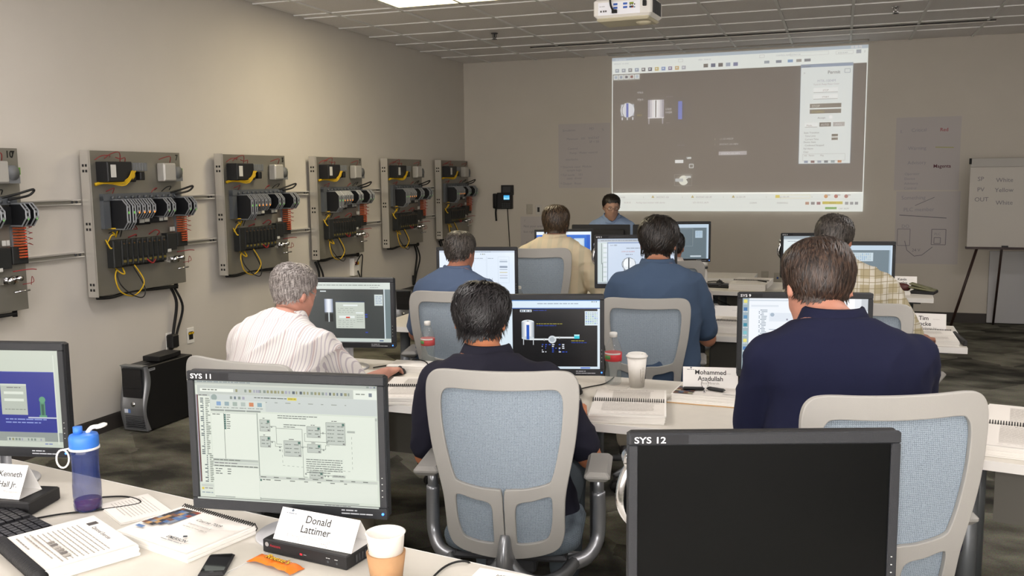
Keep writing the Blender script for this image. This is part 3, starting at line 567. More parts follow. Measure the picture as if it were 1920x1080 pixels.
# ---------------------------------------------------------------- office chairs
def fill2d(polys,ext,bev,step=.04,smooth=5):
    cu=bpy.data.curves.new('outline','CURVE'); cu.dimensions='2D'; cu.fill_mode='BOTH'; cu.extrude=ext; cu.bevel_depth=bev; cu.bevel_resolution=1; cu.resolution_u=1
    for pl in polys:
        n=len(pl); out=[]
        for i in range(n):
            p0,p1,p2,p3=[Vector(pl[(i+k)%n]+(0,)) for k in (-1,0,1,2)]
            for k in range(smooth):
                t=k/smooth; out.append(.5*((2*p1)+(p2-p0)*t+(2*p0-5*p1+4*p2-p3)*t*t+(3*p1-p0-3*p2+p3)*t**3))
        s=cu.splines.new('POLY'); s.points.add(len(out)-1); s.use_cyclic_u=True
        for q,v in zip(s.points,out): q.co=(v.x,-v.y,0,1)
    ob=bpy.data.objects.new('outline',cu); COL.objects.link(ob); dg=bpy.context.evaluated_depsgraph_get(); dg.update()
    me=bpy.data.meshes.new_from_object(ob.evaluated_get(dg)); bpy.data.objects.remove(ob); bpy.data.curves.remove(cu)
    bm=bmesh.new(); bm.from_mesh(me); bmesh.ops.remove_doubles(bm,verts=bm.verts,dist=1e-5)
    k=-.7
    while k<.1:
        bmesh.ops.bisect_plane(bm,geom=bm.verts[:]+bm.edges[:]+bm.faces[:],plane_co=(0,k,0),plane_no=(0,1,0)); k+=step
    k=-.28
    while k<.3:
        bmesh.ops.bisect_plane(bm,geom=bm.verts[:]+bm.edges[:]+bm.faces[:],plane_co=(k,0,0),plane_no=(1,0,0)); k+=step
    return bm,me
def chairback(bm,me,off=0):
    for v in bm.verts:
        u,t,n=v.co.x,-v.co.y,v.co.z+off; q=t/.6
        v.co=Vector((u,-.225-.085*(1-q)+.03*math.sin(PI*q)*-1+.42*u*u+n,1.03-t*.97))
    bm.normal_update(); bm.to_mesh(me); bm.free()
    for p in me.polygons: p.use_smooth=False
    return me
def mirror(h): return h+[(-u,t) for u,t in h[::-1] if abs(u)>1e-6]
OUT=mirror([(0,.003),(.1,.002),(.19,0),(.232,.01),(.251,.045),(.25,.12),(.238,.22),(.217,.32),(.204,.39),(.2,.46),(.196,.52),(.172,.565),(.1,.59),(0,.6)])
UPH=mirror([(0,.054),(.1,.052),(.165,.05),(.192,.058),(.205,.09),(.201,.17),(.185,.26),(.168,.322),(.15,.345),(.08,.362),(.022,.366),(.007,.376),(.005,.45),(.004,.52),(0,.527)])
LO=[(.036,.44),(.042,.415),(.06,.403),(.1,.396),(.145,.383),(.163,.388),(.166,.42),(.162,.48),(.148,.525),(.12,.541),(.08,.549),(.042,.55),(.036,.53),(.036,.48)]
LO2=[(-u,t) for u,t in LO[::-1]]
FAB=mirror([(0,.03),(.17,.03),(.215,.045),(.228,.09),(.222,.2),(.2,.31),(.183,.39),(.18,.48),(.165,.545),(.1,.57),(0,.575)])
def fabric_mat(name,c0,c1):
    m=bpy.data.materials.new(name); m.use_nodes=True; nt=m.node_tree; b=nt.nodes['Principled BSDF']; N=nt.nodes.new; L=nt.links.new
    tc=N('ShaderNodeTexCoord'); wv=N('ShaderNodeTexWave'); wv.bands_direction='X'; wv.inputs['Scale'].default_value=58; wv.inputs['Distortion'].default_value=1.2; wv.inputs['Detail'].default_value=1; wv.inputs['Detail Scale'].default_value=12
    mp=N('ShaderNodeMapping'); mp.inputs['Scale'].default_value=(1,1,1); L(tc.outputs['Object'],mp.inputs['Vector']); L(mp.outputs['Vector'],wv.inputs['Vector'])
    w2=N('ShaderNodeTexWave'); w2.bands_direction='Z'; w2.inputs['Scale'].default_value=70; w2.inputs['Distortion'].default_value=2; L(tc.outputs['Object'],w2.inputs['Vector'])
    n=N('ShaderNodeTexNoise'); n.inputs['Scale'].default_value=350; L(tc.outputs['Object'],n.inputs['Vector'])
    a=N('ShaderNodeMath'); a.operation='MULTIPLY'; L(wv.outputs['Fac'],a.inputs[0]); L(w2.outputs['Fac'],a.inputs[1])
    a2=N('ShaderNodeMath'); a2.operation='ADD'; L(a.outputs[0],a2.inputs[0]); L(n.outputs['Fac'],a2.inputs[1])
    r=N('ShaderNodeValToRGB'); r.color_ramp.elements[0].position=.3; r.color_ramp.elements[0].color=(*lin(c0),1); r.color_ramp.elements[1].position=1.2 if False else 1.0; r.color_ramp.elements[1].color=(*lin(c1),1)
    L(a2.outputs[0],r.inputs['Fac']); L(r.outputs['Color'],b.inputs['Base Color']); b.inputs['Roughness'].default_value=.8
    bp=N('ShaderNodeBump'); bp.inputs['Strength'].default_value=.4; bp.inputs['Distance'].default_value=.001; L(a2.outputs[0],bp.inputs['Height']); L(bp.outputs['Normal'],b.inputs['Normal'])
    return m
M_FAB=fabric_mat('blue_back_mesh','#68747f','#a0adb9'); M_SEAT=fabric_mat('seat_fabric','#3c4650','#69757f')
def office_chair():
    t=empty('office_chair')
    bm,me=fill2d([OUT,UPH,LO,LO2],.006,.003); chairback(bm,me); me.materials.append(M_FRAME); link('back_frame',me,t)
    bm,me=fill2d([FAB],0.0,0,smooth=4); chairback(bm,me,.0085); me.materials.append(M_FAB)
    for p in me.polygons: p.use_smooth=True
    link('back_mesh',me,t)
    MB().tube(smoothpath([(0,-.25,.525),(0,-.262,.49),(0,-.26,.45),(0,-.23,.42)],4),[.016,.018,.02,.022,.024,.026,.028,.03,.032,.034,.034,.03,.028],10,flat=1.9).build('spine',M_SILV,t)
    b=MB()
    for s in (-1,1): b.tube(smoothpath([(s*.01,-.25,.45),(s*.06,-.26,.405),(s*.13,-.25,.385),(s*.19,-.18,.385),(s*.22,-.1,.395)],5),.024,10,flat=.8)
    b.build('yoke',mat('yoke_grey','#6f7173',.35,.6),t)
    for s in (-1,1):
        a=MB(); a.tube(smoothpath([(s*.2,-.1,.39),(s*.265,-.07,.405),(s*.3,-.03,.45),(s*.305,-.02,.52),(s*.303,-.02,.6)],6),.024,12); a.cyl((s*.303,-.02,.58),(s*.303,-.02,.655),.019)
        o=a.build('armrest_post',M_SILV,t)
        q=MB(); q.box((s*.303-.045,-.13,.66),(s*.303+.045,.12,.69),bev=.012); q.build('armrest_pad',mat('arm_pad_grey','#8d8b87',.55),t)
        MB().box((s*.303-.03,-.06,.648),(s*.303+.03,.03,.66)).build('pad_bracket',M_GREYP,t)
    b=MB(); n=28; 
    def sup(a,rx,ry,e=.45): c,s=math.cos(a),math.sin(a); return (rx*math.copysign(abs(c)**e,c),ry*math.copysign(abs(s)**e,s))
    rings=[(.22,.2,.435),(.245,.225,.45),(.25,.235,.475),(.24,.225,.495),(.19,.18,.5),(.0,.0,.502)]; vs=[];fs=[]
    for rx,ry,z in rings:
        for i in range(n): x,y=sup(2*PI*i/n,rx,ry); vs.append((x,y+.03,z-(.015*(y/.235)**2 if y>0 else 0)))
    for j in range(len(rings)-1):
        for i in range(n): fs.append((j*n+i,j*n+(i+1)%n,(j+1)*n+(i+1)%n,(j+1)*n+i))
    b.add(vs,fs,True); b.build('seat',M_SEAT,t)
    b=MB(); b.box((-.2,-.17,.415),(.2,.22,.437),bev=.01); b.box((-.09,-.14,.36),(.09,.12,.416),bev=.015); b.build('seat_mechanism',M_GREYP,t)
    MB().cyl((.1,-.02,.39),(.24,-.02,.39),.012).build('tilt_knob',M_SILV,t)
    b=MB(); b.cyl((0,0,.11),(0,0,.36),.026); b.cyl((0,0,.11),(0,0,.26),.034); b.build('gas_column',M_RUB,t)
    lg=MB(); lg.tube([(0,0,.115),(.12,0,.11),(.3,0,.085)],[.036,.03,.02],8,flat=.7); lgm=lg.mesh('base_leg',mat('base_grey','#5b5d5f',.4,.4))
    cs=MB(); cs.cyl((0,-.024,.028),(0,-.006,.028),.028,n=16); cs.cyl((0,.006,.028),(0,.024,.028),.028,n=16); cs.cyl((0,0,.03),(0,0,.082),.008); cs.box((-.02,-.006,.02),(.024,.006,.055)); csm=cs.mesh('caster',M_RUB)
    for k in range(5):
        a=R(18+72*k); l=link('base_leg',lgm,t,(0,0,0),(0,0,a)); link('caster',csm,l,(.3,0,0),(0,0,.9*k))
    return t
ch0=office_chair(); CH=[]
def chair(px,py,top,yaw,label,W=.5,use=[0]):
    o=ch0 if not use[0] else copy_tree(ch0); use[0]=1
    s=W/.5; c=P(px,py,z=top); zs=top/1.03
    o.scale=(s,s,zs); o.rotation_euler=(0,0,R(yaw)); off=Matrix.Rotation(R(yaw),3,'Z')@Vector((0,-.31*s,0)); o.location=(c.x-off.x,c.y-off.y,0)
    tag(o,label,'office chair','grey framed office chairs'); CH.append(o); return o
chair(938,697,1.085,11,'grey-framed blue mesh office chair in front, seating the dark-haired man',.46)
chair(1688,742,1.13,24,'grey-framed blue mesh office chair standing behind the black switched-off monitor',.465)
chair(437,678,1.02,-8,'office chair behind the SYS 11 monitor, seating the man in the striped shirt',.5)
chair(1210,560,1.04,8,'office chair of the man in the slate-blue polo, behind the coffee cup',.445)
chair(852,547,1.07,13,'office chair seating the man in the medium blue shirt by the left wall',.48)
chair(1000,466,1.18,10,'office chair behind the lidded cup, seating the man in the pale yellow shirt',.5)
chair(1255,489,1.06,5,'farthest office chair, partly hidden behind the slate-blue polo man',.48)
chair(1606,567,1.08,-14,'office chair seating the man in the plaid shirt',.47)
# ---------------------------------------------------------------- monitors
BLACKLCD=mat('dark_lcd','#050606',.35,spec=.15); MONS={}
def tiny(d,x,y,n,c='#7c8a80',s=9,w_=7,h=7,seed=1):
    r=random.Random(seed)
    for k in range(n):
        if r.random()<.85: d.rect(x+k*s,y,x+k*s+w_*(.5+.5*r.random()),y+h,['#7c8a80','#5a6a78','#8a8a60','#99a',c][r.randrange(5)])
def s_sys11(d):  # 480x300 light editor window with block diagram
    L='#d6ddcf'; G='#b9c0b8'; d.rect(0,0,480,300,L)
    d.rect(0,0,480,8,'#a9b0a8'); d.words(6,2,150,4,'#6b7a80'); tiny(d,452,2,3,s=9,h=4); d.rect(0,8,478,12,'#c4cabf')
    d.rect(6,12,418,34,G); d.rect(14,20,104,28,'#e8ede2'); d.words(20,22,60,5,'#5b6258'); tiny(d,110,20,6,s=12,seed=3); tiny(d,165,20,26,'#3a4a58',s=9.6,seed=4); d.rect(420,12,478,34,'#dfe5da'); d.words(425,20,455,5,'#7a8378'); d.rect(458,18,466,27,'#66727e')
    d.rect(8,34,40,40,G); d.words(10,36,34,4,'#666')
    d.rect(40,34,478,74,'#c3cac6'); d.disc(52,42,8,'#8fa09a'); tiny(d,95,38,4,s=11,seed=5); d.words(160,38,246,4,'#555e58'); d.rect(248,36,272,43,'#d7c93f'); d.words(250,38,270,4,'#8a8030'); d.words(50,49,400,3.4,'#8a9288',gap=6)
    d.rect(42,48,190,74,'#cdd4cc')
    for k,c in enumerate(['#7a9cc4','#8aa2a8','#9aaaa0','#a9b5ae','#c87a4a','#7fa0ac']): d.rect(58+k*22,52,70+k*22,62,c); d.words(54+k*22,66,72+k*22,3,'#7c847c')
    d.rect(42,72,78,76,'#8b938c'); d.rect(80,72,136,76,'#8b938c'); d.rect(138,72,176,76,'#8b938c')
    d.rect(2,36,9,260,'#5b2f2a'); d.rect(9,40,41,262,'#dde3d6'); d.rect(3,36,5,262,'#aab')
    r=random.Random(5)
    for k in range(46):
        y=44+k*4.7; x=14+(k>30)*6; d.rect(x+6*(r.random()<.5),y,x+9,y+2.6,'#4b5a5e'); d.rect(x+14,y,x+18+r.random()*9,y+2.4,'#7c857a')
    d.rect(44,78,166,196,'#e1e7da'); d.rect(44,78,166,80,'#c9cfc6'); d.words(48,82,74,4,'#666e66'); d.rect(78,80,79.2,196,'#59625a')
    for k in range(7): d.rect(79,82+k*5.6,84,87+k*5.6,'#3f6a62'); d.words(86,83+k*5.6,96,4,'#6d756c')
    d.rect(44,196,166,202,'#b4bbb2'); d.words(46,198,120,4,'#6b736a'); d.rect(44,204,166,210,'#c7cdc4'); d.words(48,206,110,4,'#777'); d.rect(44,210,166,293,'#dfe5d8'); d.rect(44,212,166,217,'#c0c6bd'); d.words(47,213,164,4,'#60685f')
    for k in range(3): d.words(50,221+k*6,68,4,'#5d6560'); d.words(82,221+k*6,92,4,'#5d6560')
    d.rect(46,292,100,295,'#aab1a8'); d.rect(9,264,42,270,'#c2c8bf'); d.rect(10,272,16,278,'#d9c23a'); d.words(18,273,40,4,'#777'); d.words(10,284,40,4,'#7d8f9c')
    d.rect(170,76,474,232,'#dde4d7'); d.rect(168,76,170,296,'#8f978f'); d.rect(474,76,480,232,'#c6ccc3'); d.rect(475,78,479,84,'#a5aca4')
    def blk(x,y,w_,h,n=3):
        d.rect(x-.8,y-.8,x+w_+.8,y+h+.8,'#6d756d'); d.rect(x,y,x+w_,y+h,'#bcc3ba'); d.rect(x+w_-7,y+1,x+w_-1,y+7,'#3c6a5e'); d.words(x+w_*.3,y-5,x+w_*.6,3.4,'#666'); 
        for k in range(n): d.words(x+3,y+8+k*(h-9)/n,x+w_*.45,3.2,'#6c746c'); d.words(x+w_*.6,y+8+k*(h-9)/n,x+w_-3,3.2,'#6c746c')
        d.rect(x+w_-6,y+h-4,x+w_-1,y+h-1,'#666')
    for pts in ([(202,108),(218,108),(218,152),(232,152)],[(202,146),(214,146),(214,158),(232,158)],[(218,112),(286,112),(286,232),(296,232)],[(276,156),(300,156)],[(330,160),(346,160),(346,150),(356,150)],[(296,122),(292,122),(292,142),(356,142),(356,120)],[(330,120),(348,120)],[(404,112),(420,114)],[(338,225),(362,225)]): d.line(pts,'#5d665f',.9)
    for x0,y0,x1,y1 in ((232,165,232,205),(232,205,414,212),(414,125,414,212)):
        n=max(2,int(math.hypot(x1-x0,y1-y0)/6))
        for k in range(0,n,2): d.line([(x0+(x1-x0)*k/n,y0+(y1-y0)*k/n),(x0+(x1-x0)*(k+1)/n,y0+(y1-y0)*(k+1)/n)],'#7b837b',.8)
    blk(176,92,26,28,2); blk(176,134,26,26,2); blk(238,142,44,38); blk(300,104,34,26,2); blk(300,148,34,20,1); blk(350,92,48,54,5); blk(304,224,34,8,0)
    blk(304,216,34,16,1); d.rect(404,110,424,115,'#aab1a8'); d.rect(362,222,396,228,'#aab1a8'); d.words(365,223,392,3,'#666')
    for x,y in ((208,108),(208,146),(228,158),(228,166),(288,156),(342,118),(352,140),(342,160),(294,222),(344,225),(352,225)): d.disc(x,y,2.6,'#8e968e',n=10)
    for x0,x1,y,n in ((225,330,78,2),(240,300,100,2),(296,390,184,7)):
        for k in range(n): d.words(x0,y+k*5.4,x1-(k==n-1)*30,3.6,'#69716b',gap=.35)
    d.rect(170,233,478,239,'#c0c6bd'); d.words(174,234,474,4,'#636b63',gap=5); d.rect(170,240,478,288,'#dbe1d5'); d.rect(172,241,177,246,'#3c6a5e'); d.words(179,241,200,4,'#555e56'); d.words(210,241,400,4,'#6d756d',gap=6); d.rect(170,290,430,293,'#a3aaa2'); d.rect(0,296,480,300,'#c3c9c0'); d.words(340,297,408,3,'#777')
def s_black(d):  # black process picture with tank
    d.rect(0,0,480,300,'#050608'); d.rect(0,0,480,4,'#4f86c8'); d.rect(0,4,480,34,'#d7e8f4'); tiny(d,6,8,4,s=9,seed=2); d.words(222,14,400,6,'#8a98a8'); tiny(d,445,6,3,s=9,h=4); d.rect(118,34,480,38,'#3a63a8'); 
    d.rect(0,38,118,290,'#dceaf4'); d.rect(150,42,198,52,'#e6eef4'); tiny(d,153,44,5,s=9,seed=8); d.words(205,44,260,5,'#2743a8')
    d.disc(182,96,26,'#dfe6ea',ry=10); d.grad(156,96,208,166,'#8e9aa6','#ffffff'); d.disc(182,166,26,'#c9d2d8',ry=8); d.rect(178,90,186,93,'#777'); d.rect(176,108,188,172,'#2457b8'); d.rect(162,170,165,196,'#d0d6da'); d.rect(203,172,206,196,'#d0d6da')
    d.words(218,102,330,5,'#a8a040'); d.words(218,110,300,5,'#2743a8')
    d.rect(188,168,268,175,'#dfe5e8'); d.disc(283,172,17,'#d5dbe0'); d.disc(283,172,11,'#aeb6bc'); d.rect(290,160,378,167,'#dfe5e8'); d.rect(248,166,251,178,'#aaa'); d.rect(312,158,315,170,'#aaa'); d.rect(374,150,396,156,'#bdeaf0'); d.rect(374,156,396,168,'#30c4d8'); d.words(362,176,420,5,'#a8a040'); d.words(362,184,430,5,'#2743a8')
    r=random.Random(3)
    for k in range(5):
        for j in range(8): 
            if r.random()<.7: d.rect(240+j*14,192+k*8,240+j*14+r.random()*8+2,196+k*8,['#e8ecf4','#3050c0'][r.random()<.4])
    d.rect(436,48,478,50,'#8aa'); d.rect(418,48,478,110,'#d5e2e8'); r=random.Random(4)
    for k in range(7):
        for j in range(6): d.rect(422+j*9,54+k*7.5,427+j*9,58+k*7.5,['#9db4c0','#4a7ac8','#9ac0a0','#8a98a8'][r.randrange(4)])
    d.rect(470,38,480,290,'#dce8f0'); d.rect(118,290,480,300,'#cfdde8'); d.rect(400,293,440,298,'#3a63c8')
def s_grey(d):
    d.rect(0,0,480,300,'#3f4443'); d.rect(0,0,480,34,'#d3dbd4'); d.words(120,12,430,6,'#7d8680'); d.words(380,24,420,4,'#888'); d.rect(452,34,480,282,'#6d7d80'); d.rect(446,34,452,282,'#cfdbe0'); d.rect(0,282,480,300,'#c9d2cc'); d.rect(420,290,440,296,'#5a6a8a')
    d.rect(130,42,160,48,'#d0d8d8'); d.grad(150,84,192,152,'#7f8ba4','#eef2f6',9); d.rect(150,160,192,198,'#1f2323'); d.rect(168,152,174,200,'#c8d0d0')
    d.rect(206,96,350,232,'#c7cec4'); d.rect(206,96,350,100,'#3a4a6a'); d.rect(244,112,316,119,'#e9f0ee'); d.rect(306,150,344,156,'#e9f0ee'); d.rect(222,168,300,180,'#e6ece8'); d.rect(256,173,276,180,'#d0402c')
    for y in (130,140,150,190,200,210,222): d.words(216,y,300,4,'#9aa29a',gap=2)
    for y in (166,176,186,196): d.words(310,y,342,4,'#8a928a')
    d.rect(400,60,442,116,'#ccd6d4')
    for k in range(5): d.words(406,70+k*8,438,4,'#7a8ab0',gap=.8)
    for y in (158,170,248): d.rect(352,y,364,y+6,'#3046a8')
def s_blue(d):
    d.rect(0,0,480,300,'#c6cdbf'); d.words(10,8,200,6,'#7a8278'); d.rect(0,66,462,254,'#16268c'); d.rect(300,66,462,68,'#3a4aa8'); d.rect(290,104,372,200,'#b5bcb0'); d.rect(290,104,372,110,'#c9d0c4'); d.rect(300,128,362,136,'#dce2d6'); d.rect(300,150,362,158,'#dce2d6'); d.words(310,114,360,5,'#777'); d.words(300,182,366,5,'#8b9288')
    d.rect(372,206,462,210,'#c7ccd8'); d.rect(412,160,428,204,'#4f8a6a'); d.rect(416,166,424,200,'#2a5a48'); d.disc(420,152,10,'#5b9a76'); d.rect(408,200,432,206,'#5b9a76')
    d.words(300,212,430,6,'#8fa0d8'); d.words(300,222,420,6,'#8fa0d8'); d.rect(0,254,480,282,'#8f9691'); d.rect(300,270,420,284,'#b8bfb4'); tiny(d,306,273,11,s=10,seed=9); d.rect(0,284,480,300,'#c6cdbf'); d.words(420,288,444,5,'#5a6ab0'); d.rect(462,14,466,290,'#d4dacd')
def s_sys9(d):
    d.rect(0,0,480,300,'#f0f5fb'); d.grad(330,0,480,50,'#aeb4bb','#f8fbff',6); d.rect(0,0,26,300,'#9fb0b8')
    for k in range(9): d.rect(5,6+k*33,19,20+k*33,['#e6dc7a','#4a7ab0','#5a90b8','#3f8aa0','#7fc0c8'][k%5]); d.words(3,23+k*33,22,4,'#eee')
    d.rect(26,6,200,12,'#d3dbe4'); d.rect(34,28,140,36,'#dfe6ee'); d.rect(26,44,60,300,'#f3f7fc'); r=random.Random(2)
    for k in range(36): d.rect(64+6*(k%3==0),48+k*6.5,68+6*(k%3==0),51+k*6.5,'#6a7a8a'); d.rect(74,48+k*6.5,82+r.random()*16,51+k*6.5,'#9aa6b2')
    d.rect(104,60,330,96,'#e2e9f2'); d.disc(116,68,8,'#a9b8c8'); tiny(d,170,84,3,s=30,seed=6); d.rect(104,128,330,132,'#b9c4d0'); d.rect(104,134,170,300,'#fbfdff'); d.words(120,137,160,4,'#778'); 
    for k in range(7): 
        for x in (176,250): d.rect(x,140+k*7,x+6,145+k*7,'#4a8ab0'); d.words(x+9,140+k*7,x+34,4,'#8a97a5')
    d.rect(350,120,480,300,'#f7fafd'); d.rect(350,110,480,114,'#c9d1da'); d.rect(440,40,470,46,'#d7dde4')
def s_tank(d):
    d.rect(0,0,480,300,'#cfdcee'); d.rect(0,0,480,6,'#a8b8cc'); d.rect(0,6,480,22,'#b9c0c8'); d.words(20,11,440,6,'#7a8088'); d.rect(60,26,480,30,'#31599c'); d.rect(0,24,58,292,'#ccd8d8'); d.rect(24,30,27,170,'#444c54'); d.rect(30,160,33,285,'#444c54')
    for k in range(8): d.rect(36,34+k*32,58,56+k*32,'#e1e8ee')
    d.rect(62,24,66,300,'#8a949c'); d.text('Lvl 1001',80,48,13,'#444'); d.words(180,62,320,6,'#6a7480'); d.text('LOW LO ALARM',150,90,11,'#c0564a'); d.words(176,104,220,6,'#667')
    d.disc(196,170,44,'#5b6068'); d.grad(160,136,232,204,'#b9c2cc','#ffffff'); d.disc(196,170,41,'#e6ebf0'); d.disc(184,164,24,'#f6f9fb'); d.rect(192,126,200,218,'#4a5058'); d.line([(172,134),(160,158),(160,186),(172,206)],'#666c74',3)
    for x in (166,226): d.rect(x,204,x+5,228,'#555b62')
    d.rect(158,226,180,230,'#555'); d.line([(214,224),(214,292)],'#6a7078',1.5); d.line([(222,224),(222,292)],'#8a9098',1.5); d.rect(0,290,480,300,'#a9b4bc'); d.words(300,120,400,5,'#889')
def s_white(d):
    d.rect(0,0,480,300,'#e3eefb'); d.rect(0,0,480,12,'#c3cedd'); d.words(230,8,330,5,'#8a97a8'); tiny(d,240,20,5,s=12,seed=2)
    for x0,y0,x1,y1 in ((220,50,280,56),(310,50,350,56)): d.words(x0,y0,x1,5,'#8490a0')
    d.frame(225,60,300,250,'#c3d0e0',1); d.frame(300,40,305,250,'#c3d0e0',1); d.frame(375,40,445,210,'#b4c2d4',1)
    for k,y in enumerate((60,70,100,106,120,140,160,176)): d.rect(385,y,434,y+5,['#c9d4e0','#8a98aa','#8a98aa','#6d7c90','#a8b4c4','#d0c8a0','#c6c6d4','#b0bccc'][k])
    for x in (318,336): d.rect(x,180,x+2,205,'#556'); 
    for k in range(3): d.rect(430+k*16,282,436+k*16,288,'#c08a94')
def s_bluewin(d):
    d.rect(0,0,480,300,'#2f6fd0'); d.rect(0,0,480,28,'#e8f1fa'); d.rect(330,60,420,200,'#b9d0e4'); d.rect(340,70,410,120,'#cfe0ee'); d.rect(440,28,470,300,'#2a5fc4'); d.rect(472,0,480,300,'#d5e6f6')
def s_slate(d):
    d.rect(0,0,480,300,'#64737b'); d.rect(0,0,480,30,'#bccfdf'); d.frame(120,38,350,190,'#8a989c',2.5); d.rect(370,56,430,118,'#b4c8d6')
    for k in range(5): d.words(376,64+k*10,424,5,'#6a86a8',gap=.7)
    d.words(240,120,290,5,'#a8a85a'); d.rect(240,132,256,142,'#30c4d8'); d.rect(330,272,420,284,'#c9d4dc'); d.rect(462,30,470,300,'#9fb4c4'); d.rect(470,0,480,300,'#c4d6e6')
def s_slate2(d):
    s_slate(d); d.rect(0,30,462,300,'#6b7d87'); d.rect(200,46,370,100,'#c3d3dc'); r=random.Random(6)
    for k in range(5):
        for j in range(14): d.rect(206+j*11,52+k*9,212+j*11,57+k*9,['#8ea4b0','#5f8ab8','#a9b8bc'][r.randrange(3)])
def s_light(d):
    d.rect(0,0,480,300,'#dfe9ea'); d.rect(0,0,480,22,'#9aa5ac'); d.rect(0,22,480,30,'#c4ced4'); d.line([(60,90),(62,150)],'#445',3); d.words(30,40,200,6,'#889')
def monitor(anchor,px,py,top,W,yaw,fn,label,lab=None,H=None,arm=False,note=True,tz=.74,back=0,led=True,lsize=12):
    H=H or W*.66; c=P(px,py,z=top); rz=R(yaw); d=(W/2 if anchor=='L' else -W/2 if anchor=='R' else 0)
    cx,cy=c.x+d*math.cos(rz),c.y+d*math.sin(rz); fy=-.045       # face plane lies 45 mm in front of the post
    ox,oy=cx+math.sin(rz)*fy*1, cy-math.cos(rz)*fy
    t=empty('computer_monitor',(ox,oy,tz),rz,label,'monitor'); zt=top-tz; zb=zt-H; bw=W*.035; by=fy
    # housing, bezel frame and glass
    b=MB(); b.box((-W/2,by+.004,zb),(W/2,by+.03,zt),bev=.006); b.box((-W/2+.05,by+.03,zb+.04),(W/2-.05,by+.055,zt-.04),bev=.01); b.build('housing',M_BLKP,t)
    b=MB(); tb=H*.068; bb=H*.085
    b.box((-W/2,by-.006,zt-tb),(W/2,by+.006,zt),bev=.003); b.box((-W/2,by-.006,zb),(W/2,by+.006,zb+bb),bev=.003); b.box((-W/2,by-.006,zb+bb-.002),(-W/2+bw,by+.006,zt-tb+.002),bev=.003); b.box((W/2-bw,by-.006,zb+bb-.002),(W/2,by+.006,zt-tb+.002),bev=.003); b.build('bezel',M_BEZ,t)
    sw,sh=W-2*bw,H-tb-bb; zc=(zb+bb+zt-tb)/2
    if fn:
        dd=Draw(480,300,sw,sh,step=.00004); fn(dd); dd.build('display',LCD,t,frameT((0,by+.0005,zc),(1,0,0),(0,0,1)))
        MB().box((-sw/2,by+.001,zc-sh/2),(sw/2,by+.003,zc+sh/2)).build('display_backing',BLACKLCD,t)
    else: MB().box((-sw/2,by-.001,zc-sh/2),(sw/2,by+.003,zc+sh/2)).build('display',BLACKLCD,t)
    if lab:
        dd=Draw(100,16,W*.21*lsize/12,W*.21*.16*lsize/12); dd.rect(0,0,100,16,'#121317'); dd.text(lab,5,14,16,'#eceef2',off=.012,sx=1.25); dd.build('system_label',PRINT,t,frameT((-W/2+W*.115*lsize/12,by-.0064,zt-tb*.5),(1,0,0),(0,0,1)))
    if led:
        dd=Draw(100,16,W*.26,W*.26*.16); 
        if note: dd.words(30,2,60,4,'#b9bcc2'); dd.words(30,8,92,4,'#b9bcc2',gap=.3)
        if note: dd.build('login_note',PRINT,t,frameT((W/2-bw-W*.14,by-.0064,zb+bb*.45),(1,0,0),(0,0,1)))
        MB().cyl((W/2-bw*.6,by-.006,zb+bb*.5),(W/2-bw*.6,by-.008,zb+bb*.5),.0032,n=10).build('power_led',mat('blue_led','#3a78ff',.4,emit=3) if fn else M_LABEL,t)
        b=MB(); 
        for k in range(4): b.box((W/2-bw*.65,by-.0075,zb+.06+k*.016),(W/2-bw*.5,by-.006,zb+.0615+k*.016))
        tag(b.build('buttons',M_LABEL,t),kind='stuff')
    b=MB(); b.box((-.03,-.005,.01),(.03,.012,zb+.08),bev=.006); b.cyl((0,-.02,.012),(0,-.02,zb+.02),.014); b.build('stand_post',M_STAND,t)
    b=MB(); b.lathe([(.105,0),(.108,.004),(.104,.009),(.05,.014),(.03,.02)],28); b.build('stand_base',M_STAND,t)
    if arm:
        b=MB(); x=-W/2+.014
        pts=smoothpath([(x+.03,.03,zt-H*.2),(x-.0,.03,zt-H*.27),(x-.014,.03,zt-H*.38),(x-.012,.03,zt-H*.5),(x+.02,.03,zt-H*.6),(x+.08,.03,zt-H*.66)],6)
        b.tube(pts,.014,10,flat=1.1); b.cyl((x-.0,-.012,zt-H*.2),(x-.0,.04,zt-H*.2),.018,n=16); b.tube([(x+.01,.05,zt-H*.4),(x+.12,.05,zt-H*.4)],.013,8); b.build('chrome_bracket',M_CHROME,t,label='curved chrome bracket beside the screen')
        MB().cyl((x-.0,-.0125,zt-H*.2),(x-.0,-.015,zt-H*.2),.010).build('pivot_cap',M_RUB,t)
    MONS[label]=t; return t
monitor('L',351,694,1.18,.53,8.3,s_sys11,'large black monitor labelled SYS 11 showing a block diagram','SYS 11',H=.366)
monitor('L',1178,812,1.17,.525,19,None,'large black switched-off monitor labelled SYS 12 in front','SYS 12',arm=True,note=False,H=.36)
monitor('R',118,643,1.19,.53,12,s_blue,'black monitor at the left edge with a deep blue picture')
monitor('R',738,521,1.19,.515,11,s_grey,'monitor with a dark grey picture beside the man in the striped shirt')
monitor('R',1133,552,1.178,.515,15,s_black,'monitor with a black tank picture in front of the dark-haired man')
monitor('L',1384,548,1.19,.52,11,s_sys9,'monitor labelled SYS 9 with a white editor window, behind the navy polo man','SYS 9',lsize=10)
monitor('L',1115,441,1.289,.515,17,s_tank,'monitor with a round tank picture in front of the slate-blue polo man','SYS 5',arm=True,H=.335,lsize=9)
monitor('R',970,463,1.225,.515,11,s_white,'monitor with a nearly white picture beside the blue-shirted man on the left')
monitor('L',1002,430,1.235,.47,16,s_bluewin,'monitor with a bright blue picture in front of the yellow-shirted man')
monitor('R',1333,415,1.268,.515,16,s_slate,'monitor with a slate grey picture, highest one left of the spiral books')
monitor('L',1465,437,1.21,.515,13,s_light,'monitor behind the navy polo man\'s head with a pale picture','SYS 3',arm=True,lsize=9)
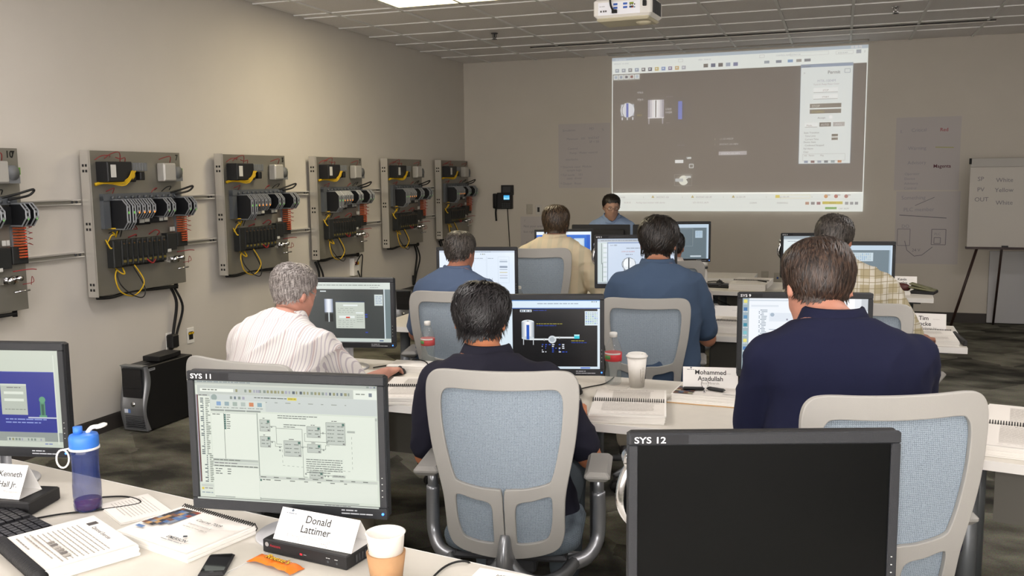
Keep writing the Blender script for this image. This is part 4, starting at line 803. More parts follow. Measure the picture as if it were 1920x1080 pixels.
monitor('R',1680,453,1.245,.515,10,s_slate2,'monitor with a blue-grey picture right of the man in the plaid shirt')
for px,l in ((1127,'left one of two black monitors seen from behind, in front of the instructor'),(1243,'right one of two black monitors seen from behind, near the instructor')):
    c=P(px,421,y=8.55); t=monitor('C',px,421,c.z,.55,187,None,l,led=False,note=False)
# ---------------------------------------------------------------- people
from mathutils.bvhtree import BVHTree
def interp(tab,x):
    if x<=tab[0][0]: return tab[0][1]
    for (a,b),(c,d) in zip(tab,tab[1:]):
        if x<=c: return b+(d-b)*(x-a)/(c-a)
    return tab[-1][1]
def ring_loft(b,secs,n=20,e=1.0):
    """secs: (centre, xaxis, yaxis, rx, ry)"""
    vs=[];fs=[]
    for c,ux,uy,rx,ry in secs:
        for i in range(n):
            a=2*PI*i/n; cs,sn=math.cos(a),math.sin(a); cs=math.copysign(abs(cs)**e,cs); sn=math.copysign(abs(sn)**e,sn); vs.append(c+ux*(rx*cs)+uy*(ry*sn))
    for j in range(len(secs)-1):
        for i in range(n): fs.append((j*n+i,j*n+(i+1)%n,(j+1)*n+(i+1)%n,(j+1)*n+i))
    fs+= [tuple(range(n-1,-1,-1)),tuple((len(secs)-1)*n+i for i in range(n))]
    b.add(vs,fs,True)
def limb(b,pts,rs,n=14):
    pp=smoothpath(pts,5); N=len(pp)-1; m=len(rs)-1; rr=[]
    for i in range(N+1): f=i/N*m; k=min(int(f),m-1); rr.append(rs[k]+(rs[k+1]-rs[k])*(f-k))
    b.tube(pp,rr,n); b.ball(pp[0],rr[0]*.98); b.ball(pp[-1],rr[-1]*.98)
def voxel(b,name,m,vox,smooth,parent=None,fold=None,floor=None):
    me=b.mesh(name,m); o=bpy.data.objects.new(name,me); COL.objects.link(o)
    r=o.modifiers.new('r','REMESH'); r.mode='VOXEL'; r.voxel_size=vox; r.use_smooth_shade=True
    q=o.modifiers.new('s','SMOOTH'); q.iterations=smooth; q.factor=.5
    dg=bpy.context.evaluated_depsgraph_get(); dg.update(); m2=bpy.data.meshes.new_from_object(o.evaluated_get(dg))
    o.modifiers.clear(); o.data=m2; bpy.data.meshes.remove(me); m2.name=name
    if not m2.materials: m2.materials.append(m)
    if fold:
        vs=m2.vertices; N=[v.normal.copy() for v in vs]
        for v,nn in zip(vs,N): v.co+=nn*fold(v.co)
    for p in m2.polygons: p.use_smooth=True
    m2.update()
    if parent: o.parent=parent
    return o
HEADS=[(-.002,.058,.018,.02),(.006,.05,.034,.036),(.03,.036,.05,.056),(.06,.024,.061,.074),(.09,.014,.067,.086),(.12,.008,.0725,.094),(.15,.002,.0755,.0985),(.18,-.002,.0735,.096),(.205,-.004,.064,.083),(.222,-.004,.047,.062),(.233,-.004,.026,.034),(.236,-.004,.008,.01)]
PEO=[]
def ik(S,W,pole,a,b_):
    d=W-S; L=min(d.length,(a+b_)*.995); d=d.normalized(); W=S+d*L; x=(a*a-b_*b_+L*L)/(2*L); h=math.sqrt(max(0,a*a-x*x)); pl=(pole-d*pole.dot(d)).normalized()
    return S+d*x+pl*h,W
def hand(b,W,f,up,side,curl=.5,sc=1.0):
    f=f.normalized(); x=f.cross(up).normalized(); up=x.cross(f).normalized(); Q=lambda a,c,d:W+(x*a+f*c+up*d)*sc
    b.ball(Q(0,.045,-.004),.001) 
    ring_loft(b,[(Q(0,c,-.002),x,up,rx*sc,ry*sc) for c,rx,ry in ((-.02,.027,.022),(.01,.031,.02),(.04,.039,.017),(.075,.042,.014),(.09,.036,.011))],12)
    for k,(xo,l) in enumerate(((-.031,.066),(-.0105,.076),(.0105,.072),(.03,.058))):
        if side<0: xo=-xo
        p=[Q(xo*.85,.07,0),Q(xo,.085,.002),Q(xo*1.06,.085+l*.42*math.cos(curl*.5),-l*.42*math.sin(curl*.5)),Q(xo*1.08,.085+l*(.42+.3*math.cos(curl*1.2)),-l*(.2+.45*math.sin(curl))),Q(xo*1.08,.085+l*(.42+.3*math.cos(curl*1.2)+.2*math.cos(curl*2)),-l*(.2+.85*math.sin(curl)))]
        b.tube(smoothpath(p,3),[.0095*sc]*9+[.008*sc]*4,8); b.ball(p[-1],.008*sc,8,6)
    tx=-side*.036
    p=[Q(tx*.6,.02,-.006),Q(tx*1.15,.04,-.014),Q(tx*1.5,.065,-.02),Q(tx*1.45,.092,-.026)]
    b.tube(smoothpath(p,3),[.013*sc]*4+[.0105*sc]*6,8); b.ball(p[-1],.0098*sc,8,6)
def hairmat(name,c0,c1,scale=70):
    m=bpy.data.materials.new(name); m.use_nodes=True; nt=m.node_tree; b=nt.nodes['Principled BSDF']; N=nt.nodes.new; L=nt.links.new
    scale*=2.4; tc=N('ShaderNodeTexCoord'); mp=N('ShaderNodeMapping'); mp.inputs['Scale'].default_value=(1,1,.12); n=N('ShaderNodeTexNoise'); n.inputs['Scale'].default_value=scale; n.inputs['Detail'].default_value=4
    L(tc.outputs['Object'],mp.inputs['Vector']); L(mp.outputs['Vector'],n.inputs['Vector']); r=N('ShaderNodeValToRGB'); r.color_ramp.elements[0].position=.38; r.color_ramp.elements[0].color=(*lin(c0),1); r.color_ramp.elements[1].position=.68; r.color_ramp.elements[1].color=(*lin(c1),1)
    L(n.outputs['Fac'],r.inputs['Fac']); L(r.outputs['Color'],b.inputs['Base Color']); b.inputs['Roughness'].default_value=.42; b.inputs['Specular IOR Level'].default_value=.45
    return m
def cloth(name,c0,kind=None,c1='#888888',c2='#ffffff'):
    m=bpy.data.materials.new(name); m.use_nodes=True; nt=m.node_tree; b=nt.nodes['Principled BSDF']; N=nt.nodes.new; L=nt.links.new
    b.inputs['Roughness'].default_value=.9; b.inputs['Base Color'].default_value=(*lin(c0),1); b.inputs['Specular IOR Level'].default_value=.2
    try: b.inputs['Sheen Weight'].default_value=0
    except Exception: pass
    tc=N('ShaderNodeTexCoord'); n=N('ShaderNodeTexNoise'); n.inputs['Scale'].default_value=420; L(tc.outputs['Object'],n.inputs['Vector'])
    bp=N('ShaderNodeBump'); bp.inputs['Strength'].default_value=.25; bp.inputs['Distance'].default_value=.001; L(n.outputs['Fac'],bp.inputs['Height']); L(bp.outputs['Normal'],b.inputs['Normal'])
    sp=N('ShaderNodeSeparateXYZ'); wob=N('ShaderNodeTexNoise'); wob.inputs['Scale'].default_value=3; L(tc.outputs['Object'],wob.inputs['Vector'])
    vm=N('ShaderNodeVectorMath'); vm.operation='MULTIPLY_ADD'; vm.inputs[1].default_value=(.012,.012,.012); L(wob.outputs['Color'],vm.inputs[0]); L(tc.outputs['Object'],vm.inputs[2]); L(vm.outputs[0],sp.inputs[0])
    def band(src,period,width,soft=.1):
        a=N('ShaderNodeMath'); a.operation='MODULO' if False else 'PINGPONG'; a.inputs[1].default_value=period/2; L(src,a.inputs[0])
        g=N('ShaderNodeMath'); g.operation='LESS_THAN'; g.inputs[1].default_value=width/2; L(a.outputs[0],g.inputs[0]); return g.outputs[0]
    def mix(f,a,c,fac=1.0):
        x=N('ShaderNodeMix'); x.data_type='RGBA'
        if fac!=1:
            q=N('ShaderNodeMath'); q.operation='MULTIPLY'; q.inputs[1].default_value=fac; L(f,q.inputs[0]); f=q.outputs[0]
        L(f,x.inputs[0])
        if isinstance(a,tuple): x.inputs[6].default_value=a
        else: L(a,x.inputs[6])
        x.inputs[7].default_value=(*lin(c),1); return x.outputs[2]
    base=(*lin(c0),1)
    if kind=='stripe':
        o=mix(band(sp.outputs[0],.0105,.0028),base,c1,.75); o=mix(band(sp.outputs[0],.054,.004),o,c2,.7); L(o,b.inputs['Base Color'])
    elif kind=='plaid':
        o=mix(band(sp.outputs[0],.06,.022),base,c2,.55); o=mix(band(sp.outputs[2],.066,.026),o,c2,.55)
        o=mix(band(sp.outputs[0],.025,.0035),o,c1,.8); o=mix(band(sp.outputs[2],.027,.0035),o,c1,.8); L(o,b.inputs['Base Color'])
    elif kind=='soft':
        o=mix(band(sp.outputs[0],.07,.03),base,c1,.2); o=mix(band(sp.outputs[2],.2,.03),o,c2,.1); L(o,b.inputs['Base Color'])
    return m
def hair(person,Hm,bvh,mt,length=.03,thick=.02,n=1300,seed=1,wid=.004,naped=-42,front=36,mess=.2,lift=.004,grow=1.0):
    rg=random.Random(seed); C=Hm@Vector((0,-.002,.125)); R3=Hm.to_3x3()
    def hl(a): a=abs((math.degrees(a)+180)%360-180); return interp([(0,front+4),(40,front),(62,front-12),(82,2),(98,-8),(112,-18),(130,naped+8),(180,naped)],a)
    def surf(a,ph,t):
        v=Vector((math.sin(a)*math.cos(ph),math.cos(a)*math.cos(ph),math.sin(ph))); w_=R3@v
        h=bvh.ray_cast(C+w_*.35,-w_,.35); p=h[0] if h[0] else C+w_*.09
        return p+w_*t, w_
    def th(ph,pm): x=max(0,min(1,(math.degrees(ph)-pm)/45)); return .003+thick*(x**.6)
    NA,NP=56,16; b=MB(); vs=[];fs=[]
    for j in range(NP+1):
        for i in range(NA):
            a=2*PI*i/NA; pm=hl(a)+2*noise.noise(Vector((math.cos(a)*6,math.sin(a)*6,seed))); ph=R(pm+(90-pm)*(j/NP)); t=th(ph,pm)+(.003*noise.noise(Vector((math.cos(a)*5,math.sin(a)*5,ph*3+seed))) if j else -.004)
            vs.append(surf(a,ph,t)[0])
    for j in range(NP):
        for i in range(NA): fs.append((j*NA+i,j*NA+(i+1)%NA,(j+1)*NA+(i+1)%NA,(j+1)*NA+i))
    b.add(vs,fs,True)
    for k in range(n):
        a=rg.uniform(-PI,PI); pm=hl(a); s=rg.random(); ph=math.asin(math.sin(R(pm))+(1-math.sin(R(pm)))*s**1.0*.985); da=rg.gauss(0,mess)*.35+ .25*mess; L=length*rg.uniform(.6,1.25); pts=[]; nrm=None
        lf=lift*rg.uniform(.2,1.6)
        for q in range(4):
            f=q/3; ph2=ph-L*f/.1; a2=a+da*f; pmm=R(hl(a2))
            if ph2<pmm:
                p,w_=surf(a2,pmm,th(pmm,hl(a2))+lf*f+.002); p=p+Vector((0,0,-1))*(pmm-ph2)*.1*grow
            else: p,w_=surf(a2,ph2,th(ph2,hl(a2))+.001+lf*f)
            pts.append(p); nrm=w_
        d=(pts[-1]-pts[0]); sd=d.cross(nrm).normalized() if d.length>1e-4 else Vector((1,0,0)); ww=wid*rg.uniform(.6,1.3)
        vs=[]
        for q,p in enumerate(pts[:3]):
            z=[.7,1,.7][q]*ww; vs+= [p-sd*z,p+nrm*ww*.35,p+sd*z]
        vs.append(pts[3]); fs=[]
        for q in range(2): fs+= [(q*3,q*3+1,q*3+4,q*3+3),(q*3+1,q*3+2,q*3+5,q*3+4)]
        fs+=[(6,7,9),(7,8,9)]; b.add(vs,fs,True)
    return b.build('hair',mt,person)
def person(px,py,dep,label,yaw=0,s=1.0,lean=8,head=(0,0,0),sw=.205,girth=1.0,skin='#b98a74',hairm=None,hairk={},shirt=None,sleeve='short',collar=True,trous=None,handL=(-.16,.4,.8),handR=(.16,.4,.8),world=False,face=False,vox=.009,hoff=0,fold=.004,hip=None,curl=.5,poleout=.6,shoes=True,necklen=0,sd=1,slope=0,feet=.42):
    top=CAM+ray(px,py)*(dep); ztop=top.z/s
    base=.555; lr=R(lean); L=(ztop-base-.235-necklen)/math.cos(lr); 
    hipz=base
    if L<.5: hipz=base-(.5-L)*math.cos(lr); L=.5
    if L>.62: hipz=base+(L-.62)*math.cos(lr); L=.62
    Hp=Vector((0,0,hipz)); sp=lambda t: Hp+Vector((hoff*t,math.sin(lr)*L*t*(.55+.45*t)-.02*math.sin(PI*t),math.cos(lr)*L*t+(L*.02*t if lean>15 else 0)))
    X=Vector((1,0,0)); 
    def torso(b,inf=0.0,sides=1.0,top_=1.06,low=-.14):
        tab=[(-.14,.15*girth,.1),(-.05,.18*girth,.125),(.1,.178*girth,.125*girth),(.3,.165*girth,.118*girth),(.5,.172*girth,.122*girth),(.66,.185,.125),(.78,sw*.93,.122),(.85,sw*.95,.112),(.9,sw*.88,.1),(.94,sw*.74,.09),(.975,sw*.56,.08),(1.01,.092,.07),(1.05,.06,.062)]
        secs=[]
        for t,rx,ry in tab:
            if t<low or t>top_: continue
            u=(sp(t+.02)-sp(t-.02)).normalized(); uy=u.cross(X)*-1
            secs.append((sp(t),X,uy,rx+inf,ry+inf))
        ring_loft(b,secs,24,.92)
    N=sp(1.0); nd=Vector((hoff*.3,.045+math.sin(lr)*.04,.035+necklen)); HB=N+nd+Vector((0,.002,-.02))
    Hm=Matrix.Translation(HB)@Euler((R(head[1]),R(head[2]),R(head[0])),'XYZ').to_matrix().to_4x4()@Matrix.Translation((0,-.012,-.035))
    skull=MB(); R3=Hm.to_3x3()
    ring_loft(skull,[(Hm@Vector((0,cy,z)),R3@Vector((1,0,0)),R3@Vector((0,1,0)),rx,ry) for z,cy,rx,ry in HEADS],28,.95)
    nk=MB(); limb(nk,[sp(.93),N+nd*.35,HB+R3@Vector((0,-.012,.03))],[.064,.058,.057])
    b=MB(); b.v=skull.v[:]; b.f=skull.f[:]; b.m=skull.m[:]; b.sm=skull.sm[:]
    b.add(nk.v,nk.f,True)
    for k in (-1,1):   # ears, and the face
        e=Hm@Vector((k*.079,-.006,.118)); b.ball((0,0,0),(.008,.018,.031),10,8,Matrix.Translation(e)@R3.to_4x4()@Euler((R(-12),R(k*-8),R(k*22)),'XYZ').to_matrix().to_4x4())
    for a,r in (((0,.1,.1),(.011,.018,.012)),((0,.096,.125),(.009,.012,.022)),((0,.092,.068),(.022,.012,.006)),((0,.09,.058),(.018,.011,.006)),((-.028,.09,.146),(.02,.008,.006)),((.028,.09,.146),(.02,.008,.006)),((0,.083,.012),(.02,.014,.014)),((-.045,.06,.09),(.018,.02,.02)),((.045,.06,.09),(.018,.02,.02))):
        b.ball((0,0,0),r,10,8,Matrix.Translation(Hm@Vector(a))@R3.to_4x4())
    torso(b)
    Sh=[sp(.835)+Vector((k*(sw-.045),.0,0)) for k in (-1,1)]
    tgt=[]; root_inv=None
    # root placement: the head's top lands where the photograph has it
    ht=Hm@Vector((0,-.004,.245)); rz=Matrix.Rotation(R(yaw),3,'Z'); off=rz@(ht*s); rx_,ry_=top.x-off.x,top.y-off.y
    arms=[]
    for k,hd in ((0,handL),(1,handR)):
        W=Vector(hd[:3])
        if len(hd)>3: W=(rz.inverted()@(W-Vector((rx_,ry_,0))))/s
        E,W=ik(Sh[k],W,Vector(((-1 if k==0 else 1)*poleout,-.35,-1)),.3,.265); arms.append((Sh[k],E,W))
        limb(b,[Sh[k],(Sh[k]*.5+E*.5),E],[.056,.052,.043]); limb(b,[E,(E*.6+W*.4),W],[.043,.041,.028])
        hand(b,W,(W-E),Vector((0,0,1)),1 if k else -1,curl)
    hj=[Hp+Vector((k*.085,.02,-.02)) for k in (-1,1)]; kn=[Vector((k*.15,.44,hipz-.03)) for k in (-1,1)]; an=[Vector((k*.14,feet,.085)) for k in (-1,1)]
    for q in range(2):
        limb(b,[hj[q],hj[q]*.5+kn[q]*.5,kn[q]],[.088,.078,.06]); limb(b,[kn[q],kn[q]*.6+an[q]*.4,an[q]],[.058,.056,.038]); limb(b,[an[q]+Vector((0,-.03,-.04)),an[q]+Vector((0,.12,-.055))],[.038,.028])
    sm=mat('skin_'+skin[1:],skin,.55,vary=.08,vscale=25)
    o=voxel(b,'person',sm,vox,5); tag(o,label,'person','people seated in the training room')
    o.location=(rx_,ry_,0); o.rotation_euler=(0,0,R(yaw)); o.scale=(s,s,s)
    PEO.append((o,label)); # shirt
    c=MB(); torso(c,.014,top_=1.02,low=-.1)
    for S,E,W in arms:
        if sleeve=='short': e=S+(E-S)*.82; limb(c,[S,S*.5+e*.5,e],[.067,.066,.061])
        else: limb(c,[S,S*.5+E*.5,E],[.068,.066,.056]); limb(c,[E,E*.5+W*.5,E+(W-E)*.93],[.056,.05,.038])
    
    def fd(p):
        v=noise.noise(Vector((p.x*7,p.y*7,p.z*5+sd)))*fold*1.6; r_=1-abs(noise.noise(Vector((p.x*5+p.z*4,p.y*5,p.z*9-p.x*6+sd*3)))) 
        return v+(r_**6)*fold*1.5
    voxel(c,'shirt',shirt,vox,9,o,fd)
    if collar:
        q=MB(); pr=[]; n=30; vs=[];fs=[]; cc=sp(1.0)+Vector((0,.002,0))
        for r_,h,ex in ((.098,-.034,.0),(.1,-.018,0),(.078,.03,0),(.072,.033,0),(.07,.0,0)):
            for i in range(n):
                a=2*PI*i/n; x_,y_=math.sin(a),math.cos(a); z_=h*(1-.35*max(0,y_))-.045*max(0,y_)+math.sin(lr)*-0*y_
                vs.append(cc+Vector((x_*r_*1.0,y_*r_+nd.y*.3*(h/.034 if h>0 else 0),z_+.008)))
        for j in range(4):
            for i in range(n): fs.append((j*n+i,j*n+(i+1)%n,(j+1)*n+(i+1)%n,(j+1)*n+i))
        q.add(vs,fs,True); q.build('collar',shirt,o)
    t=MB()
    for q in range(2): limb(t,[hj[q],hj[q]*.5+kn[q]*.5,kn[q]],[.105,.095,.075]); limb(t,[kn[q],kn[q]*.5+an[q]*.5,an[q]+Vector((0,0,.02))],[.075,.068,.062])
    ring_loft(t,[(Hp+Vector((0,.0,z)),X,Vector((0,1,0)),.175*girth,.125) for z in (-.085,-.04,.03)],20); voxel(t,'trousers',trous or TR,.012,3,o)
    if shoes:
        for q in range(2):
            h=MB(); c0=an[q]; ring_loft(h,[(c0+Vector((0,y,z)),X,Vector((0,0,1)),rx,rz_) for y,z,rx,rz_ in ((-.075,-.045,.03,.035),(-.04,-.035,.042,.048),(.03,-.04,.044,.044),(.1,-.052,.05,.032),(.16,-.06,.042,.024),(.185,-.064,.02,.015))],16,.8); h.build('shoe',M_SHOE,o)
    bm=MB(); bm.v=skull.v+nk.v; k0=len(skull.v); bm.f=skull.f+[tuple(i+k0 for i in f) for f in nk.f]
    bv=BVHTree.FromPolygons([tuple(v) for v in bm.v],bm.f)
    if hairm: hair(o,Hm,bv,hairm,seed=sd,**hairk)
    if face:
        g=MB()
        for k in (-1,1):
            cpt=[Hm@Vector((k*.031+.023*math.cos(a)*1.05,.104,.131+.016*math.sin(a))) for a in [2*PI*i/16 for i in range(17)]]; g.tube(cpt,.0012,5); g.tube([Hm@Vector((k*.055,.102,.134)),Hm@Vector((k*.079,.06,.136)),Hm@Vector((k*.082,-.01,.13))],.0013,5)
        g.tube([Hm@Vector((-.008,.106,.134)),Hm@Vector((.008,.106,.134))],.0013,5); g.build('eyeglasses',M_GREYP,o)
    e=MB(); 
    for k in (-1,1): e.ball(Hm@Vector((k*.03,.083,.131)),(.0125,.0125,.0125),12,8)
    e.build('eyes',mat('eye_white','#cfc8c0',.3),o)
    e=MB(); 
    for k in (-1,1): e.ball(Hm@Vector((k*.03,.0905,.131)),.0062,10,6); e.box(Hm@Vector((k*.03-.017,.092,.15)),Hm@Vector((k*.03+.017,.098,.154)))
    e.build('irises_and_brows',mat('dark_brown_iris','#2a1d16',.4),o)
    return o
TR=cloth('dark_trousers','#33353a'); M_SHOE=mat('dark_shoe_leather','#221d1b',.5)
KH=cloth('khaki_trousers','#9c9382'); JN=cloth('grey_jeans','#4a5258')
H_DK=hairmat('black_hair','#060506','#262224'); H_BR=hairmat('brown_hair','#170e0a','#4c392d'); H_GR=hairmat('grey_hair','#625b58','#b0a9a5'); H_DB=hairmat('dark_brown_hair','#080605','#251c16'); H_LB=hairmat('long_brown_hair','#1b120a','#584531'); H_SP=hairmat('grizzled_hair','#1a1613','#57504a')
person(1528,443,2.8,'man in a navy polo shirt with brown hair, seated at the SYS 9 monitor',yaw=14,s=1.12,lean=5,head=(8,-24,3),sw=.222,girth=1.2,skin='#bd8570',hairm=H_BR,hairk=dict(length=.045,thick=.018,n=4600,wid=.0026,naped=-38,mess=.35,grow=.5),shirt=cloth('navy_polo_knit','#171a32'),vox=.009,hoff=-.09,fold=.0035,poleout=.3,necklen=-.02,sd=2,trous=KH,handL=(-.2,.42,.8),handR=(.12,.42,.8))
person(908,529,3.26,'dark-haired man in a dark navy shirt, seated at the black tank picture',yaw=14,s=1.04,lean=3,head=(-8,-16,2),sw=.225,girth=1.08,skin='#b0714f',hairm=H_DK,hairk=dict(length=.04,thick=.022,n=3600,wid=.003,naped=-36,mess=.6,lift=.008),shirt=cloth('dark_navy_shirt','#22222e'),vox=.009,sd=3,trous=JN,handL=(-.19,.3,.74),handR=(.2,.29,.73),poleout=.55,hoff=-.1)
person(559,494,3.95,'grey-haired man in a white striped shirt, right hand on the mouse',yaw=0,s=1.02,lean=22,head=(-18,-14,4),sw=.212,girth=1.12,hoff=-.05,skin='#c08a78',hairm=H_GR,hairk=dict(length=.02,thick=.01,n=3000,wid=.0024,naped=-36,mess=.5),shirt=cloth('white_striped_shirting','#e3dfdc','stripe','#b0a8b2','#b8a3a4'),vox=.008,sd=4,trous=KH,handR=(*P(722,700,z=.775),1),handL=(-.2,.4,.78),curl=.35,poleout=.5,fold=.007)
person(1236,407,5.0,'man in a slate-blue polo with thick dark hair, seated at the round tank picture',yaw=12,s=1.1,lean=8,head=(-3,-18,2),sw=.215,girth=1.1,skin='#a8755c',hairm=H_DB,hairk=dict(length=.045,thick=.026,n=2600,wid=.004,naped=-44,mess=.5,lift=.006),shirt=cloth('slate_blue_polo','#43546c'),sd=5,trous=KH,handR=(.12,.32,.84),handL=(-.16,.4,.8),poleout=.55,vox=.01)
person(865,431,5.25,'man in a medium blue shirt near the left wall, facing the white picture',yaw=4,s=1.0,lean=12,head=(-14,-8,2),sw=.225,girth=1.12,skin='#a8725c',hairm=H_SP,hairk=dict(length=.018,thick=.01,n=1800,wid=.0035,naped=-34),shirt=cloth('medium_blue_shirt','#53627c'),sd=6,vox=.011)
person(1044,383,6.5,'man in a pale yellow shirt with longish brown hair, back to the room',yaw=4,s=1.04,lean=5,head=(-6,-10,0),sw=.235,girth=1.2,skin='#a06e5c',hairm=H_LB,hairk=dict(length=.05,thick=.014,n=2200,wid=.004,naped=-52,lift=.006,grow=1.2),shirt=cloth('pale_yellow_shirting','#d8c9ab','soft','#9fae9c','#c09a90'),sleeve='long',sd=7,vox=.011,fold=.008,handR=(.28,.3,.78))
person(1570,404,4.78,'man in a tan and white plaid shirt, seated at the far right table',yaw=-2,s=1.08,lean=16,head=(-12,-16,3),sw=.225,girth=1.25,skin='#9c6a56',hairm=H_SP,hairk=dict(length=.022,thick=.012,n=2200,wid=.0035,naped=-40),shirt=cloth('plaid_shirting','#a49a7e','plaid','#8a7f62','#d2cfc6'),sd=8,vox=.01,fold=.006,handR=(.3,.34,.74),poleout=.6,hoff=-.1)
person(1147,363,8.95,'instructor with glasses and light blue polo, facing the room behind the black monitors',yaw=188,s=.98,lean=6,head=(16,-14,0),sw=.215,skin='#a98572',hairm=H_DB,hairk=dict(length=.016,thick=.012,n=1200,wid=.005,naped=-34,front=36),shirt=cloth('light_blue_polo','#7f93b4'),face=True,sd=9,vox=.01)
person(1262,432,7.0,'person with black hair and white shirt hidden behind the slate-blue polo man',yaw=4,s=1.0,lean=14,head=(0,-10,0),sw=.2,skin='#a06e5c',hairm=H_DK,hairk=dict(length=.02,thick=.014,n=1000,wid=.005),shirt=cloth('white_shirt','#c9c0bc'),sd=10,vox=.012)
# ---------------------------------------------------------------- things on the tables
def rzv(rz,v): return Matrix.Rotation(rz,3,'Z')@Vector(v)
TZ=.7405
def book(name,c,w_,h_,th,rz,label,draw=None,coil=None,cover=None,cat='manual',z=TZ,pages=True,open_=False,skew=.0,H=None):
    """c centre on the table; w_ across, h_ away"""
    t=empty(name,(c[0],c[1],z),R(rz),label,cat); b=MB(); n=max(2,int(th/.004)) if pages else 1; rg=random.Random(int(c[0]*1000))
    for k in range(n):
        dx,dy=(rg.uniform(-.002,.002)+skew*k,rg.uniform(-.002,.002)-skew*k) if pages else (0,0); b.box((-w_/2+dx,-h_/2+dy,th*k/n),(w_/2+dx,h_/2+dy,th*(k+1)/n-.0002))
    b.build('page_block',cover or M_PAPER,t)
    if draw:
        d=Draw(200,int(200*h_/w_),w_*.97,h_*.97); draw(d); d.build('printed_page',PRINT,t,Matrix.Translation((skew*n*.5,-skew*n*.5,th+.0006)))
    if coil is not None:
        b=MB(); N=int((w_ if coil in('mid','back') else h_)/.0085)
        for k in range(N):
            f=-.5+(k+.5)/N
            if coil=='mid': a=(f*w_,0,th); pts=[(a[0],-.012,th-.002),(a[0],-.008,th+.009),(a[0],.004,th+.011),(a[0],.012,th-.002)]
            elif coil=='back': pts=[(f*w_,h_/2-.008,th+.001),(f*w_,h_/2+.002,th+.006),(f*w_,h_/2+.01,th*.5),(f*w_,h_/2-.002,0)]
            else: pts=[(-w_/2+.008,f*h_,th+.001),(-w_/2-.004,f*h_,th+.006),(-w_/2-.01,f*h_,th*.5),(-w_/2+.002,f*h_,0)]
            b.tube(pts,.0019,4)
        b.build('spiral_binding',M_RUB,t)
    return t
def page_lines(d,x0,y0,x1,n,dy=6,c='#9a948c',h=3.4):
    for k in range(n): d.words(x0,y0+k*dy,x1-(20 if k==n-1 else 0),h,c,gap=.4)
def d_open(title=True,t1='Workshop - Operating the Motor Control Module',t2=None):
    def f(d):
        H=d.H; d.rect(0,0,200,H,'#dcd7d0'); d.rect(0,H/2-6,200,H/2+6,'#cfc9c1')
        if t2: d.text(t2,34,16,8,'#5f5a55',off=.008)
        d.text(t1,30,H/2+22,7.6,'#4f4b47',off=.01)
        page_lines(d,50,30,160,int(H/2-44)//8,8); page_lines(d,28,H/2+34,172,int(H/2-60)//7,7,h=3); d.words(24,H-10,180,3,'#a9a39b',gap=3)
    return f
def namecard(c,w_,h_,rz,label,l1,l2,l3=None,l4=None,z=TZ,s=1.0,depth=.06,size=34,tx=150):
    t=empty('name_card',(c[0],c[1],z),R(rz),label,'name card'); b=MB(); d_=depth
    a=math.atan2(h_,d_/2)
    for sgn in (-1,1): b.add([(-w_/2,sgn*d_/2,0),(w_/2,sgn*d_/2,0),(w_/2,0,h_),(-w_/2,0,h_),(-w_/2,sgn*(d_/2-.001),0),(w_/2,sgn*(d_/2-.001),0),(w_/2,0,h_-.001),(-w_/2,0,h_-.001)],[(0,1,2,3),(7,6,5,4),(0,4,5,1),(0,3,7,4),(1,5,6,2)],False)
    b.add([(-w_/2,-d_/2,0),(w_/2,-d_/2,0),(w_/2,d_/2,0),(-w_/2,d_/2,0),(-w_/2,-d_/2,.0008),(w_/2,-d_/2,.0008),(w_/2,d_/2,.0008),(-w_/2,d_/2,.0008)],[(0,3,2,1),(4,5,6,7)],False)
    b.build('folded_card',M_CARD,t)
    L=math.hypot(h_,d_/2); dr=Draw(300,int(300*L/w_),w_,L,step=.00006); H=dr.H
    dr.words(22,14,62,5,'#6b7078'); dr.poly([(38,6),(44,0),(50,6),(44,11)],'#55606c'); dr.words(212,H*.3,262,4,'#c4c0bc')
    dr.text(l1,tx,H*.36,size,'#2c2b2b','c',.012); dr.text(l2,tx,H*.66,size,'#2c2b2b','c',.012)
    if l3: dr.text(l3,tx,H*.83,size*.5,'#8d8681','c',-.006)
    if l4: dr.text(l4,tx,H*.97,size*.5,'#8d8681','c',-.006)
    tag(dr.build('printed_name',PRINT,t,frameT((0,-d_/4-.0005,h_/2+.0002),(1,0,0),(0,d_/2,h_))),kind='stuff')
    return t
